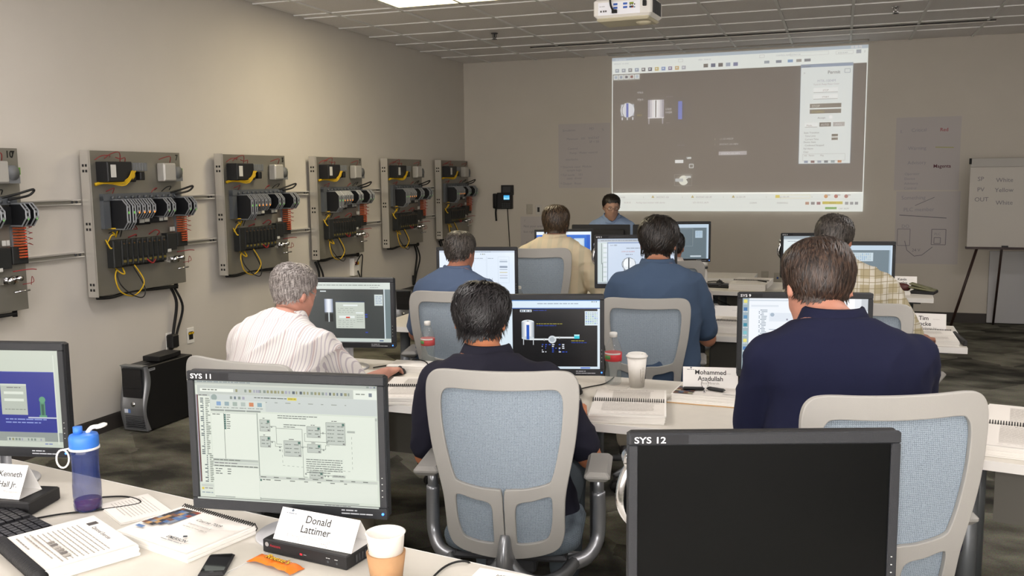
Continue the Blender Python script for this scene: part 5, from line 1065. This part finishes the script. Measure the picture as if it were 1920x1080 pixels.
def cup(c,label,r=.039,h=.115,lid=True,sleeve=False,z=TZ,rz=0,white=M_WHITE):
    t=empty('paper_cup',(c[0],c[1],z),rz,label,'cup'); b=MB(); b.lathe([(r*.72,0),(r*.74,.004),(r*.75,.003),(r,h)]+([] if lid else [(r+.003,h+.003),(r-.001,h+.004),(r-.003,h-.002),(r*.76,.012),(0,.012)]),32); b.build('cup_body',mat('white_cup','#efece6',.5),t)
    if lid: b=MB(); b.lathe([(r-.001,h-.002),(r+.004,h-.001),(r+.005,h+.004),(r+.001,h+.006),(r-.003,h+.013),(r-.007,h+.015),(r-.01,h+.009),(0,h+.009)],32); b.cyl((r*.55,0,h+.0095),(r*.55,0,h+.012),.004); b.build('cup_lid',M_WHITE,t)
    if sleeve: b=MB(); b.lathe([(r*.78+.001,h*.12),(r*.78+.002,h*.12),(r*.97+.003,h*.66),(r*.97+.001,h*.66)],32); b.build('cardboard_sleeve',mat('kraft_cardboard','#a9825c',.85,vary=.06,vscale=40),t)
    b=MB()
    if not sleeve:
        for k in range(5): z_=.03+k*.014; rr=r*(.75+.25*z_/h)+.0006; b.tube([(rr*math.sin(a),-rr*math.cos(a),z_+.005*math.sin(q)) for q in [2*PI*i/10 for i in range(11)] for a in [.45+.1*math.cos(q)]],.0007,4)
        b.box((.004,-r*.93,.03),(.006,-r*.86,.085)); b.build('check_marks',mat('cup_print','#b9b2a8',.7),t)
    else:
        for k in range(3): z_=.08+k*.012; rr=r*(.75+.25*z_/h)+.0006; b.tube([(rr*math.sin(a),-rr*math.cos(a),z_+.004*math.sin(q)) for q in [2*PI*i/10 for i in range(11)] for a in [-.85+.1*math.cos(q)]],.0006,4)
        b.build('check_marks',mat('cup_print2','#8f8a84',.7),t)
    return t
PET=mat('clear_plastic','#8f9a9a',.05,alpha=.24,spec=1.0); 
def water_bottle(c,label,z=TZ,s=1.0,band='#c6323a',rz=0):
    t=empty('water_bottle',(c[0],c[1],z),rz,label,'bottle'); t.scale=(s,s,s); r=.033
    pr=[(0,.003),(.02,0),(.029,.002),(.033,.012),(.031,.02),(.033,.028),(.031,.036),(.033,.044),(.031,.054),(.0285,.068),(.031,.082),(.033,.094),(.033,.13),(.032,.142),(.028,.158),(.02,.176),(.0135,.188),(.0135,.198)]
    MB().lathe(pr,28).build('bottle_body',PET,t); b=MB(); b.lathe([(.0332,.096),(.0336,.096),(.0336,.13),(.0332,.13)],28); b.build('bottle_label',mat('label_'+band[1:],band,.5),t)
    b=MB(); b.lathe([(.0338,.104),(.0339,.104),(.0339,.12),(.0338,.12)],12,a0=-2.6,a1=-1.7); b.build('label_patch',mat('label_green','#4f8a4a',.5),t); b=MB(); b.lathe([(.0338,.1225),(.0339,.1225),(.0339,.129),(.0338,.129)],20,a0=-2.8,a1=-.4); b.build('label_stripe',M_LABEL,t)
    b=MB(); b.lathe([(.0155,.19),(.0155,.207),(.013,.209),(0,.209)],20); b.build('bottle_cap',mat('frosted_white_cap','#d9d9d6',.4),t); return t
def keyboard(c,rz,label,z=TZ,w_=.44,d_=.15):
    t=empty('keyboard',(c[0],c[1],z),R(rz),label,'keyboard'); b=MB(); b.box((-w_/2,-d_/2,0),(w_/2,d_/2,.018),bev=.005); b.build('keyboard_case',M_BLKP,t); k=MB()
    for j in range(6):
        for i in range(21):
            if i in (15,): continue
            x=-w_/2+.012+i*(w_-.024)/21; y=-d_/2+.012+j*(d_-.024)/6; k.box((x,y,.018),(x+.0165,y+.017,.0245))
    tag(k.build('keys',mat('key_black','#202024',.45),t),kind='stuff'); return t
def mouse(c,rz,label,z=TZ):
    t=empty('computer_mouse',(c[0],c[1],z),R(rz),label,'mouse'); b=MB(); b.lathe([(.98,0),(1,.2),(.85,.62),(.5,.92),(0,1)],20,Matrix.Diagonal((.03,.056,.034,1))); b.build('mouse_body',M_BLKP,t); MB().cyl((-.004,.025,.03),(.004,.025,.03),.008,n=12).build('scroll_wheel',M_GREYP,t); return t
def cord(name,pts,r,label,m=None):
    b=MB(); b.tube(smoothpath(pts,7),r,6); return tag(b.build(name,m or M_RUB),label,'cable')
# --- first row, left
c=P(90,925,z=TZ)
kb=P(40,965,z=TZ); _k=P(20,985,z=TZ); keyboard((_k.x-.06,_k.y),-20,'black keyboard at the left edge below the leftmost folded name card')
bx=P(55,935,z=TZ+.02); t=empty('network_box',(-2.25,1.935,TZ),R(12),'flat black box under the leftmost folded name card','electronic box'); MB().box((-.14,-.08,.0),(.14,.06,.04),bev=.004).build('box_case',M_BLKP,t)
d=Draw(100,14,.26,.035); d.words(6,4,40,4,'#8a2a2a'); d.disc(60,7,2,'#a33'); d.build('front_print',PRINT,t,frameT((0,-.0805,.02),(1,0,0),(0,0,1)))
namecard((-2.27,1.925),.25,.085,6,'folded white name card on a black box at the left edge','Kenneth','Hall Jr.','Process Management','Houston, TX',z=TZ+.041,depth=.09,tx=240,size=27)
# water bottle with blue lid
p=P(166,955,z=TZ); t=empty('sports_bottle',(p.x,p.y,TZ),R(38),'translucent blue sports bottle with bright blue lid and white strap','bottle')
M_BB=mat('translucent_blue_plastic','#2a3c78',.1,alpha=.5,spec=.8); b=MB(); b.lathe([(0,.004),(.028,0),(.036,.004),(.038,.02),(.0365,.024),(.038,.03),(.0365,.034),(.038,.04),(.038,.075),(.036,.1),(.0355,.13),(.037,.16),(.0375,.178),(.033,.188)],32); b.build('bottle_body',M_BB,t)
b=MB(); b.lathe([(0,.006),(.03,.004),(.0345,.01),(.035,.032),(0,.032)],28); b.build('red_drink',mat('red_liquid','#7a2436',.15,trans=.3),t,label='dark red drink left in the bottom')
b=MB(); b.lathe([(.038,.183),(.0395,.186),(.0395,.212),(.037,.219),(.02,.223),(0,.223)],32); b.cyl((-.014,0,.22),(-.014,0,.242),.0125,n=18); b.build('bottle_lid',mat('bright_blue_plastic','#3b7ad6',.4),t)
b=MB(); b.lathe([(.0385,.178),(.041,.178),(.041,.184),(.0385,.184)],32); b.tube([(-.041,-.0,.181)]+[(-.056-.016*math.cos(a),-.004,.155+.026*math.sin(a)) for a in [R(70+i*22) for i in range(18)]],.0028,7); b.build('carry_strap',M_WHITE,t)
b=MB(); b.lathe([(.0,0),(.016,.0),(.017,.004),(.012,.008),(0,.009)],18,Matrix.Translation((.048,.0,.236))@Euler((0,R(-14),0)).to_matrix().to_4x4()); b.tube(smoothpath([(.01,0,.222),(.022,0,.236),(.04,0,.238)],4),.004,6,flat=1.6); b.build('flip_cap',M_WHITE,t)
# comb-bound stack
def d_course(d):
    H=d.H; d.rect(0,0,200,H,'#e9e5df'); d.text('Optional Exercise',60,26,11,'#33302e',off=.012); d.rect(34,8,50,26,'#4a4644'); page_lines(d,30,40,186,11,8.5,'#a19b93',3.6)
    page_lines(d,22,140,90,4,12,'#8d877f',4); 
    for k in range(6): d.rect(80+k*16,H-50,90+k*16,H-38,['#8d8780','#6f6a66','#a9a49c'][k%3])
    page_lines(d,22,H-30,120,2,9)
# open comb-bound manual: sheet runs down-left to up-right in the photograph

t=book('comb_bound_manual',(-1.79,1.73),.29,.216,.03,-26,'thick comb-bound manual open at a page headed Optional Exercise',d_course,None,skew=.0006)
b=MB(); b.cyl((-.15,-.122,.017),(.15,-.122,.017),.017,n=18)
for k in range(42): b.cyl((-.147+k*.007,-.122,.017),(-.1435+k*.007,-.122,.017),.0185,n=14)
b.build('comb_binding',M_BLKP,t)
def d_cover(d):
    H=d.H; d.rect(0,0,200,H,'#ebe7e1'); rg=random.Random(3)
    for i in range(9):
        for j in range(5): d.rect(8+j*11,H*.05+i*H*.07,19+j*11,H*.12+i*H*.07,['#35405c','#6a4a3a','#8a3a2a','#4a6a9a','#2a2c34','#7a8494','#b08a5a'][rg.randrange(7)]) if i+j<11 else None
    d.rect(14,H*.74,34,H*.80,'#5a7aa8'); d.text('Course 7009',92,H*.3,13,'#3b3836',off=.008); d.text('Implementation I',92,H*.42,9,'#8a847e'); d.words(92,H*.48,160,4,'#b0aaa4')
    d.text('EMERSON',112,H*.84,12,'#2d3440',off=.015); d.words(108,H*.88,165,4,'#8d8d92'); d.poly([(136,H*.71),(142,H*.68),(148,H*.71),(142,H*.745)],'#2d3440')
book('spiral_course_book',(-1.585,1.9),.29,.216,.022,-13.5,'white spiral course book with a photo collage on its cover, left of the phone',d_cover,'back')
def d_notes(d): d.rect(0,0,200,d.H,'#e6e2dc'); page_lines(d,20,20,170,10,10,'#b3ada6',4)
book('loose_papers',(-1.855,2.02),.2,.14,.004,-30,'loose printed sheets behind the spiral course book',d_notes,cat='papers')
# phone
t=empty('mobile_phone',(-1.385,1.765,TZ),R(24),'black touchscreen phone lying on the front white table','phone'); b=MB(); b.box((-.031,-.059,0),(.031,.059,.011),bev=.005); b.build('phone_case',M_BLKP,t); MB().box((-.027,-.045,.0108),(.027,.047,.0113)).build('phone_screen',mat('glossy_black_glass','#08090a',.08,coat=.5),t); MB().cyl((0,-.051,.0108),(0,-.051,.0114),.0055,n=14).build('home_button',M_GREYP,t)
# black box and card
t=empty('network_box',(-1.195,1.925,TZ),R(-8),'flat black box with red logo beside the orange candy wrapper','electronic box'); MB().box((-.13,-.065,.0),(.13,.065,.035),bev=.003).build('box_case',M_BLKP,t)
d=Draw(260,34,.256,.033); d.disc(12,12,6,'#8d8a88'); d.text('Avocent',22,16,10,'#a0202c',off=.01); d.rect(118,16,126,21,'#c02030'); d.words(130,17,142,4,'#777'); d.words(200,12,212,3,'#bbb'); d.words(226,12,240,3,'#bbb'); d.disc(206,22,3,'#44484c'); d.disc(233,22,3,'#44484c'); d.build('front_print',PRINT,t,frameT((0,-.0653,.0175),(1,0,0),(0,0,1)))
b=MB(); 
for k in range(7): b.box((.1302,-.03+k*.012,.008),(.1312,-.024+k*.012,.026))
b.build('side_vents',M_GREYP,t)
namecard((-1.185,1.915),  .235,.068,-6,'folded white name card in front of the SYS 11 monitor','Donald','Lattimer','Emerson Process Management','Eden Prairie, MN',z=TZ+.0355,depth=.085,size=33)
cup((-.948,1.80),'white paper cup with brown cardboard sleeve and no lid, below the SYS 11 monitor',r=.043,h=.125,lid=False,sleeve=True)
t=empty('candy_wrapper',(-1.255,1.815,TZ),R(-14),'crumpled orange candy wrapper with brown and yellow lettering','wrapper'); b=MB(); vs=[];fs=[]; NX,NY=22,8
for j in range(NY+1):
    for i in range(NX+1):
        x=-.075+.15*i/NX; y=-.025+.05*j/NY; e=min(1,(.075-abs(x))/.02); vs.append((x,y*(1-.15*e)+.003*noise.noise(Vector((x*60,y*60,1))),.003+.013*e*(1-(y/.027)**2)**.5*1+.004*noise.noise(Vector((x*50,y*50,3)))))
for j in range(NY):
    for i in range(NX): q=j*(NX+1)+i; fs.append((q,q+1,q+NX+2,q+NX+1))
b.add(vs,fs,True); b.build('wrapper_film',mat('orange_foil','#e0711c',.35,vary=.12,vscale=60),t)
d=Draw(100,34,.1,.034); d.text("Reese's",50,24,27,'#5a2412','c',.04); d.k+=2; d.text("Reese's",50,24,27,'#f2c21e','c',.0); d.build('wrapper_lettering',PRINT,t,Matrix.Translation((.01,0,.0185)))
def d_mtr(d): d.rect(0,0,200,d.H,'#e9e6e0'); d.text('MTR-11_ILOCK',42,26,15,'#6a6560',off=.0,rot=2); page_lines(d,60,38,150,8,12,'#aaa49d',5)
book('loose_papers',(-.66,1.84),.24,.2,.006,-2,'loose sheets headed MTR-11_ILOCK at the bottom edge',d_mtr,cat='papers')
cord('black_cable',[(-.85,1.67,TZ+.004),(-.86,1.8,TZ+.004),(-.86,1.93,TZ+.004),(-.82,1.972,TZ+.004),(-.80,1.99,TZ-.04)],.0026,'thin black cable running over the front table edge right of the sleeved cup')
cord('black_cable',[(-2.07,1.86,TZ+.004),(-2.02,1.92,TZ+.004),(-1.93,1.99,TZ+.004),(-1.87,2.06,TZ+.004),(-1.95,2.09,TZ+.004),(-2.04,2.05,TZ+.004)],.0026,'thin black cable curling behind the blue sports bottle')
# --- second row
keyboard((-1.25,3.54),12,'black keyboard in front of the black tank picture monitor'); keyboard((-2.2,3.62),6,'black keyboard in front of the striped shirt man')
mouse((P(742,702,z=TZ).x,P(742,702,z=TZ).y),-30,'black mouse under the hand of the man in the striped shirt')
t=empty('headset',(-1.045,3.74,TZ),R(20),'black angular device at the right end of the keyboard','headset'); b=MB(); b.box((-.03,-.06,0),(.03,.06,.03),bev=.01); b.box((-.028,-.02,.028),(.0,.03,.05),bev=.008); b.build('headset_body',M_BLKP,t)
t=empty('ballpoint_pen',(-.965,3.55,TZ+.006),math.atan2(.233,-.079),'black ballpoint pen left of the open spiral manual','pen'); MB().cyl((-.065,0,0),(.04,0,0),.0055).build('pen_barrel',M_BLKP,t); b=MB(); b.cyl((-.067,0,0),(-.079,0,0),.005,.001); b.cyl((.04,0,0),(.062,0,0),.0058); b.build('pen_tip_and_cap',M_CHROME,t)
cord('black_cable',[(-1.1,3.66,TZ+.004),(-1.02,3.83,TZ+.004),(-.96,3.93,TZ+.004),(-.95,4.07,TZ+.004)],.0028,'thin black cable left of the large water bottle')
water_bottle((-.925,3.95),'large clear water bottle with red label beside the black tank picture monitor',s=1.12)
cup((-.815,3.93),'white lidded paper cup right of the large water bottle',r=.043,h=.135,rz=.5)
book('spiral_manual',(-.765,3.525),.285,.42,.034,10,'open spiral manual headed Workshop in the middle of the second row',d_open(t2='Workshop - Troubleshooting the Module'),'mid',skew=.0006)
MB_=mat('orange_folder','#c9a06a',.7)
t=empty('folder',(-.475,3.80,TZ),R(-3),'manila folder under the course book with the car keys','folder'); MB().box((-.16,-.125,0),(.16,.12,.003)).build('folder_cover',MB_,t); MB().box((-.158,-.122,.0032),(.158,.118,.006)).build('folder_papers',M_PAPER,t)
def d_cover2(d):
    H=d.H; d.rect(0,0,200,H,'#d9d4cd'); rg=random.Random(5)
    for i in range(7):
        for j in range(4): d.rect(2+j*14,H*.3+i*H*.1,16+j*14,H*.4+i*H*.1,['#35405c','#6a4a3a','#5a6a7a','#2a2c34','#a09a80'][rg.randrange(5)])
    d.text('EMERSON',140,H*.86,10,'#6a6f78',off=.01)
book('spiral_course_book',(-.475,3.80),.29,.216,.03,-3,'course book with photo collage cover under the keys and folded card',d_cover2,None,z=TZ+.0065)
namecard((-.49,3.865),.225,.082,9,'folded white name card behind the car keys','Mohammed','Asadullah','Rice Minerals',z=TZ+.0372,depth=.06,size=36)
t=empty('key_ring',(-.5,3.775,TZ+.037),R(6),'black car keys on a steel ring, lying on a course book','keys')
for x,a,l in ((-.045,5,.045),(.045,-28,.04)): b=MB(); b.box((-l,-.013,.001),(l,.013,.013),bev=.006,T=Matrix.Translation((x,0,.002))@Matrix.Rotation(R(a),4,'Z')); b.build('key_fob',M_BLKP,t)
b=MB(); b.tube([(.014*math.cos(a)+.0,.004,.03+.018*math.sin(a)) for a in [2*PI*i/20 for i in range(21)]],.0014,5); b.box((-.003,-.045,.002),(.004,.005,.004)); b.build('steel_ring',M_CHROME,t)
book('spiral_manual',(-1.69,3.53),.285,.4,.03,14,'open spiral manual at the striped shirt man\'s right elbow',d_open(),'mid',skew=.0005)
book('closed_notebook',(-1.93,3.98),.2,.14,.03,6,'thick white closed notebook beyond the striped shirt man\'s mouse',None,cat='notebook')
cord('usb_cable',[(-2.12,3.95,TZ+.004),(-2.05,4.06,TZ+.004),(-1.98,4.09,TZ+.02),(-1.95,4.05,TZ+.036),(-1.86,4.0,TZ+.036),(-1.8,3.9,TZ+.02)],.003,'black cable with small plug beyond the striped shirt man\'s hand')
water_bottle((-1.895,4.1),'clear water bottle with red and green label on the left of the second row table',band='#b8474a',s=1.05)
book('spiral_manual',(.655,3.56),.285,.62,.035,-9,'open spiral manual on the white table at the right edge',d_open(t1='Building a Motor Control Module'),'mid',skew=.0004)
# --- third row
water_bottle((-1.955,5.66),'small clear water bottle beside the nearly white monitor picture',band='#a83a32')
cup((-1.815,5.64),'white lidded paper cup behind the top of the black tank picture monitor',r=.045,h=.125)
book('spiral_manual',(.475,5.5),.285,.36,.028,0,'thick spiral manual at the right table end beside the black folder edge',d_open(t1='Workshop'),'back',skew=.0004)
t=empty('binder_cover',(.645,5.5,TZ),R(4),'black leather folder edge beside the thick manual at the table end','folder'); MB().box((-.012,-.15,0),(.006,.16,.03),bev=.004).build('leather_cover',M_BLKP,t)
namecard((.48,5.80),.24,.105,-2,'folded white name card behind the thick spiral manual at the right table end','Tim','Locke','Western Refinery Inc.',depth=.06,size=42)
book('spiral_manual',(-.6,5.62),.285,.4,.04,-3,'open spiral manual behind the slate-blue polo man\'s elbow',d_open(),'mid',skew=.0004)
t=empty('network_box',(-.83,5.82,TZ),R(4),'small black box on the table by the slate-blue polo man\'s elbow','electronic box'); MB().box((-.09,-.05,0),(.09,.05,.04),bev=.004).build('box_case',M_BLKP,t); MB().box((-.06,-.052,.01),(-.02,-.05,.03)).build('front_label',M_GREYP,t)
namecard((-.66,5.93),.2,.09,3,'folded white card behind the middle open spiral manual with a small printed mark','','',depth=.06)
t=empty('travel_mug',(-.895,5.92,TZ),0,'white travel mug with black base by the slate-blue polo man\'s shoulder','mug'); MB().lathe([(.03,0),(.034,.01),(.035,.08),(.035,.09)],20).build('mug_base',M_BLKP,t); b=MB(); b.lathe([(.035,.09),(.038,.1),(.039,.19),(.036,.2),(0,.2)],24); b.build('mug_body',M_WHITE,t)
keyboard((-1.25,5.5),12,'black keyboard in front of the round tank picture'); keyboard((.1,5.5),6,'black keyboard in front of the plaid shirt man')
# --- fourth row
book('spiral_manual',(-.66,7.72),.285,.5,.05,-3,'open spiral manual on the farthest right table',d_open(),'mid',skew=.0003)
t=empty('ballpoint_pen',(-.56,7.6,TZ+.062),R(-50),'dark pen lying on the farthest open manual','pen'); MB().cyl((-.06,0,0),(.05,0,0),.005).build('pen_barrel',M_BLKP,t); MB().cyl((.05,0,0),(.066,0,0),.0045,.001).build('pen_tip',M_CHROME,t)
keyboard((-.98,7.66),-6,'black keyboard on the farthest table left of the open manual',w_=.4); mouse((-.93,7.86),10,'black mouse behind the farthest keyboard')
cord('black_cable',[(-1.08,7.9,TZ+.004),(-.98,7.97,TZ+.01),(-.9,7.92,TZ+.004)],.004,'black cable looping behind the farthest keyboard')
cord('black_cable',[(-.95,7.43,.69),(-.8,7.45,.62),(-.6,7.45,.55),(-.45,7.45,.64),(-.3,7.43,.69)],.005,'black cable sagging under the farthest right table')
t=empty('white_thermos',(-1.07,7.84,TZ),0,'white cylinder container under the slate grey monitor picture','thermos'); b=MB(); b.lathe([(.04,0),(.042,.02),(.04,.1),(.03,.13),(.03,.15),(.042,.155),(.042,.19),(0,.195)],24); b.build('thermos_body',M_WHITE,t); MB().lathe([(.0425,.13),(.043,.13),(.043,.145),(.0425,.145)],20).build('thermos_band',M_GREYP,t)
namecard((.49,7.97),.22,.09,0,'folded white name card behind the dark red and olive bag','Kevin','Avalos',depth=.06,size=40)
t=empty('handbag',(.57,7.66,TZ),R(-16),'small dark red and olive bag lying open on the farthest table','bag'); b=MB(); b.ball((-.1,-.02,.035),(.07,.05,.035),14,8); b.build('bag_pouch',mat('dark_red_leather','#4a201c',.5),t); b=MB(); b.box((-.05,-.05,.03),(.14,.08,.045),bev=.006,T=Matrix.Rotation(R(8),4,'Y')); b.box((-.06,-.03,.05),(.1,.07,.06),bev=.004,T=Matrix.Rotation(R(14),4,'Y')); b.build('bag_flap',mat('olive_fabric','#6b6a50',.8),t); MB().box((-.02,-.09,0),(.15,.06,.022),bev=.004).build('notebook_under_bag',M_BLKP,t)
book('closed_notebook',(.42,7.52),.2,.12,.02,0,'white notepad in front of the bag on the farthest table',None,cat='notebook')
# --- computers on the floor by the left wall
def tower(x,y,label,top=True):
    t=empty('tower_computer',(x,y,0),0,label,'computer'); b=MB(); b.box((-.09,0,.01),(.09,.47,.44),bev=.004)
    for sx in (-.07,.07):
        for sy in (.04,.43): b.cyl((sx,sy,0),(sx,sy,.012),.012,n=8)
    b.build('computer_case',mat('satin_black_case','#0e0e10',.5),t)
    M_TS=mat('tower_silver','#8d8f92',.35,.6); n=26; vs=[];fs=[]
    for k in range(n+1):
        z=.012+.436*k/n; y_=-.03+.016*math.sin((z-.02)/.43*PI*2.0+2.6); 
        for sx in (-.093,-.08,.08,.093): vs.append((sx,y_+(.012 if abs(sx)<.085 else 0),z))
        vs.append((.093,.012+(.028*math.sin((z)/.44*PI*2.1+2.6)),z)); vs.append((-.093,.012,z))
    for k in range(n):
        a=k*6; c=(k+1)*6
        for i,j in ((5,0),(0,1),(1,2),(2,3),(3,4)): fs.append((a+i,a+j,c+j,c+i))
    b=MB(); b.add(vs,fs,True); b.box((-.093,-.03,.444),(.093,.02,.45)); b.box((-.093,-.012,.01),(.093,.0,.02)); b.build('front_bezel',M_TS,t)
    b=MB(); b.box((-.077,-.034,.235),(.077,-.016,.43),bev=.004)
    for z in (.3,.365): b.box((-.07,-.037,z),(.07,-.033,z+.003))
    b.build('drive_bay_panel',M_BLKP,t)
    b=MB(); 
    for k in range(8): b.box((-.07,-.03,.03+k*.013),(.075,-.012,.037+k*.013))
    b.build('lower_grille',M_GREYP,t)
    b=MB(); b.cyl((0,-.02,.19),(0,-.034,.19),.017,n=20); b.build('round_badge',M_CHROME,t); d=Draw(40,22,.05,.026); d.rect(0,0,40,22,'#cfd6e4'); d.rect(24,0,40,22,'#5a7ab4'); d.build('sticker',PRINT,t,frameT((-.045,-.036,.145),(1,0,0),(0,0,1)))
    d=Draw(60,16,.06,.016); d.rect(0,0,60,16,'#8e9094'); d.words(6,5,54,7,'#3a3a3c',gap=.2); d.build('side_badge',PRINT,t,frameT((.0905,.06,.415),(0,1,0),(0,0,1)))
    MB().box((-.05,.04,.4405),(.02,.12,.4445),bev=.001).build('top_plate',M_GREYP,t)
    return t
tower(-4.365,4.83,'black and silver tower computer standing on the carpet below control panel 7')
t=empty('network_box',(-4.365,5.1,.4405),R(4),'small flat black box on top of the nearer tower computer','electronic box'); MB().box((-.065,-.12,.006),(.065,.12,.04),bev=.003).build('box_case',M_BLKP,t); b=MB(); b.box((-.05,-.1,0),(-.03,-.08,.007)); b.box((.03,.08,0),(.05,.1,.007)); b.build('feet',M_RUB,t)
tower(-4.42,8.98,'farther black tower computer by the left wall, seen past the grey picture monitor')
t=empty('wall_box',(XL,8.15,.78),0,'small white wall box with red and yellow jacks below the third control panel','wall box'); MB().box((0,-.06,-.09),(.05,.06,.09),bev=.004).build('box_cover',M_WHITE,t); b=MB(); b.box((.05,-.03,.02),(.06,.0,.05)); b.build('red_jack',M_WR['red'],t); MB().box((.05,.005,.02),(.06,.03,.05)).build('yellow_jack',M_WR['yellow'],t)
hang('hanging_cable',[[(XL+.06,8.15,.74),(XL+.1,8.2,.5),(XL+.05,8.3,.15),(XL+.05,8.5,.02)],[(XL+.06,8.1,.8),(XL+.12,8.14,.9),(XL+.05,8.24,.6),(XL+.06,8.4,.1)]],[.007,.006],'dark cables looping down from the small white wall box')
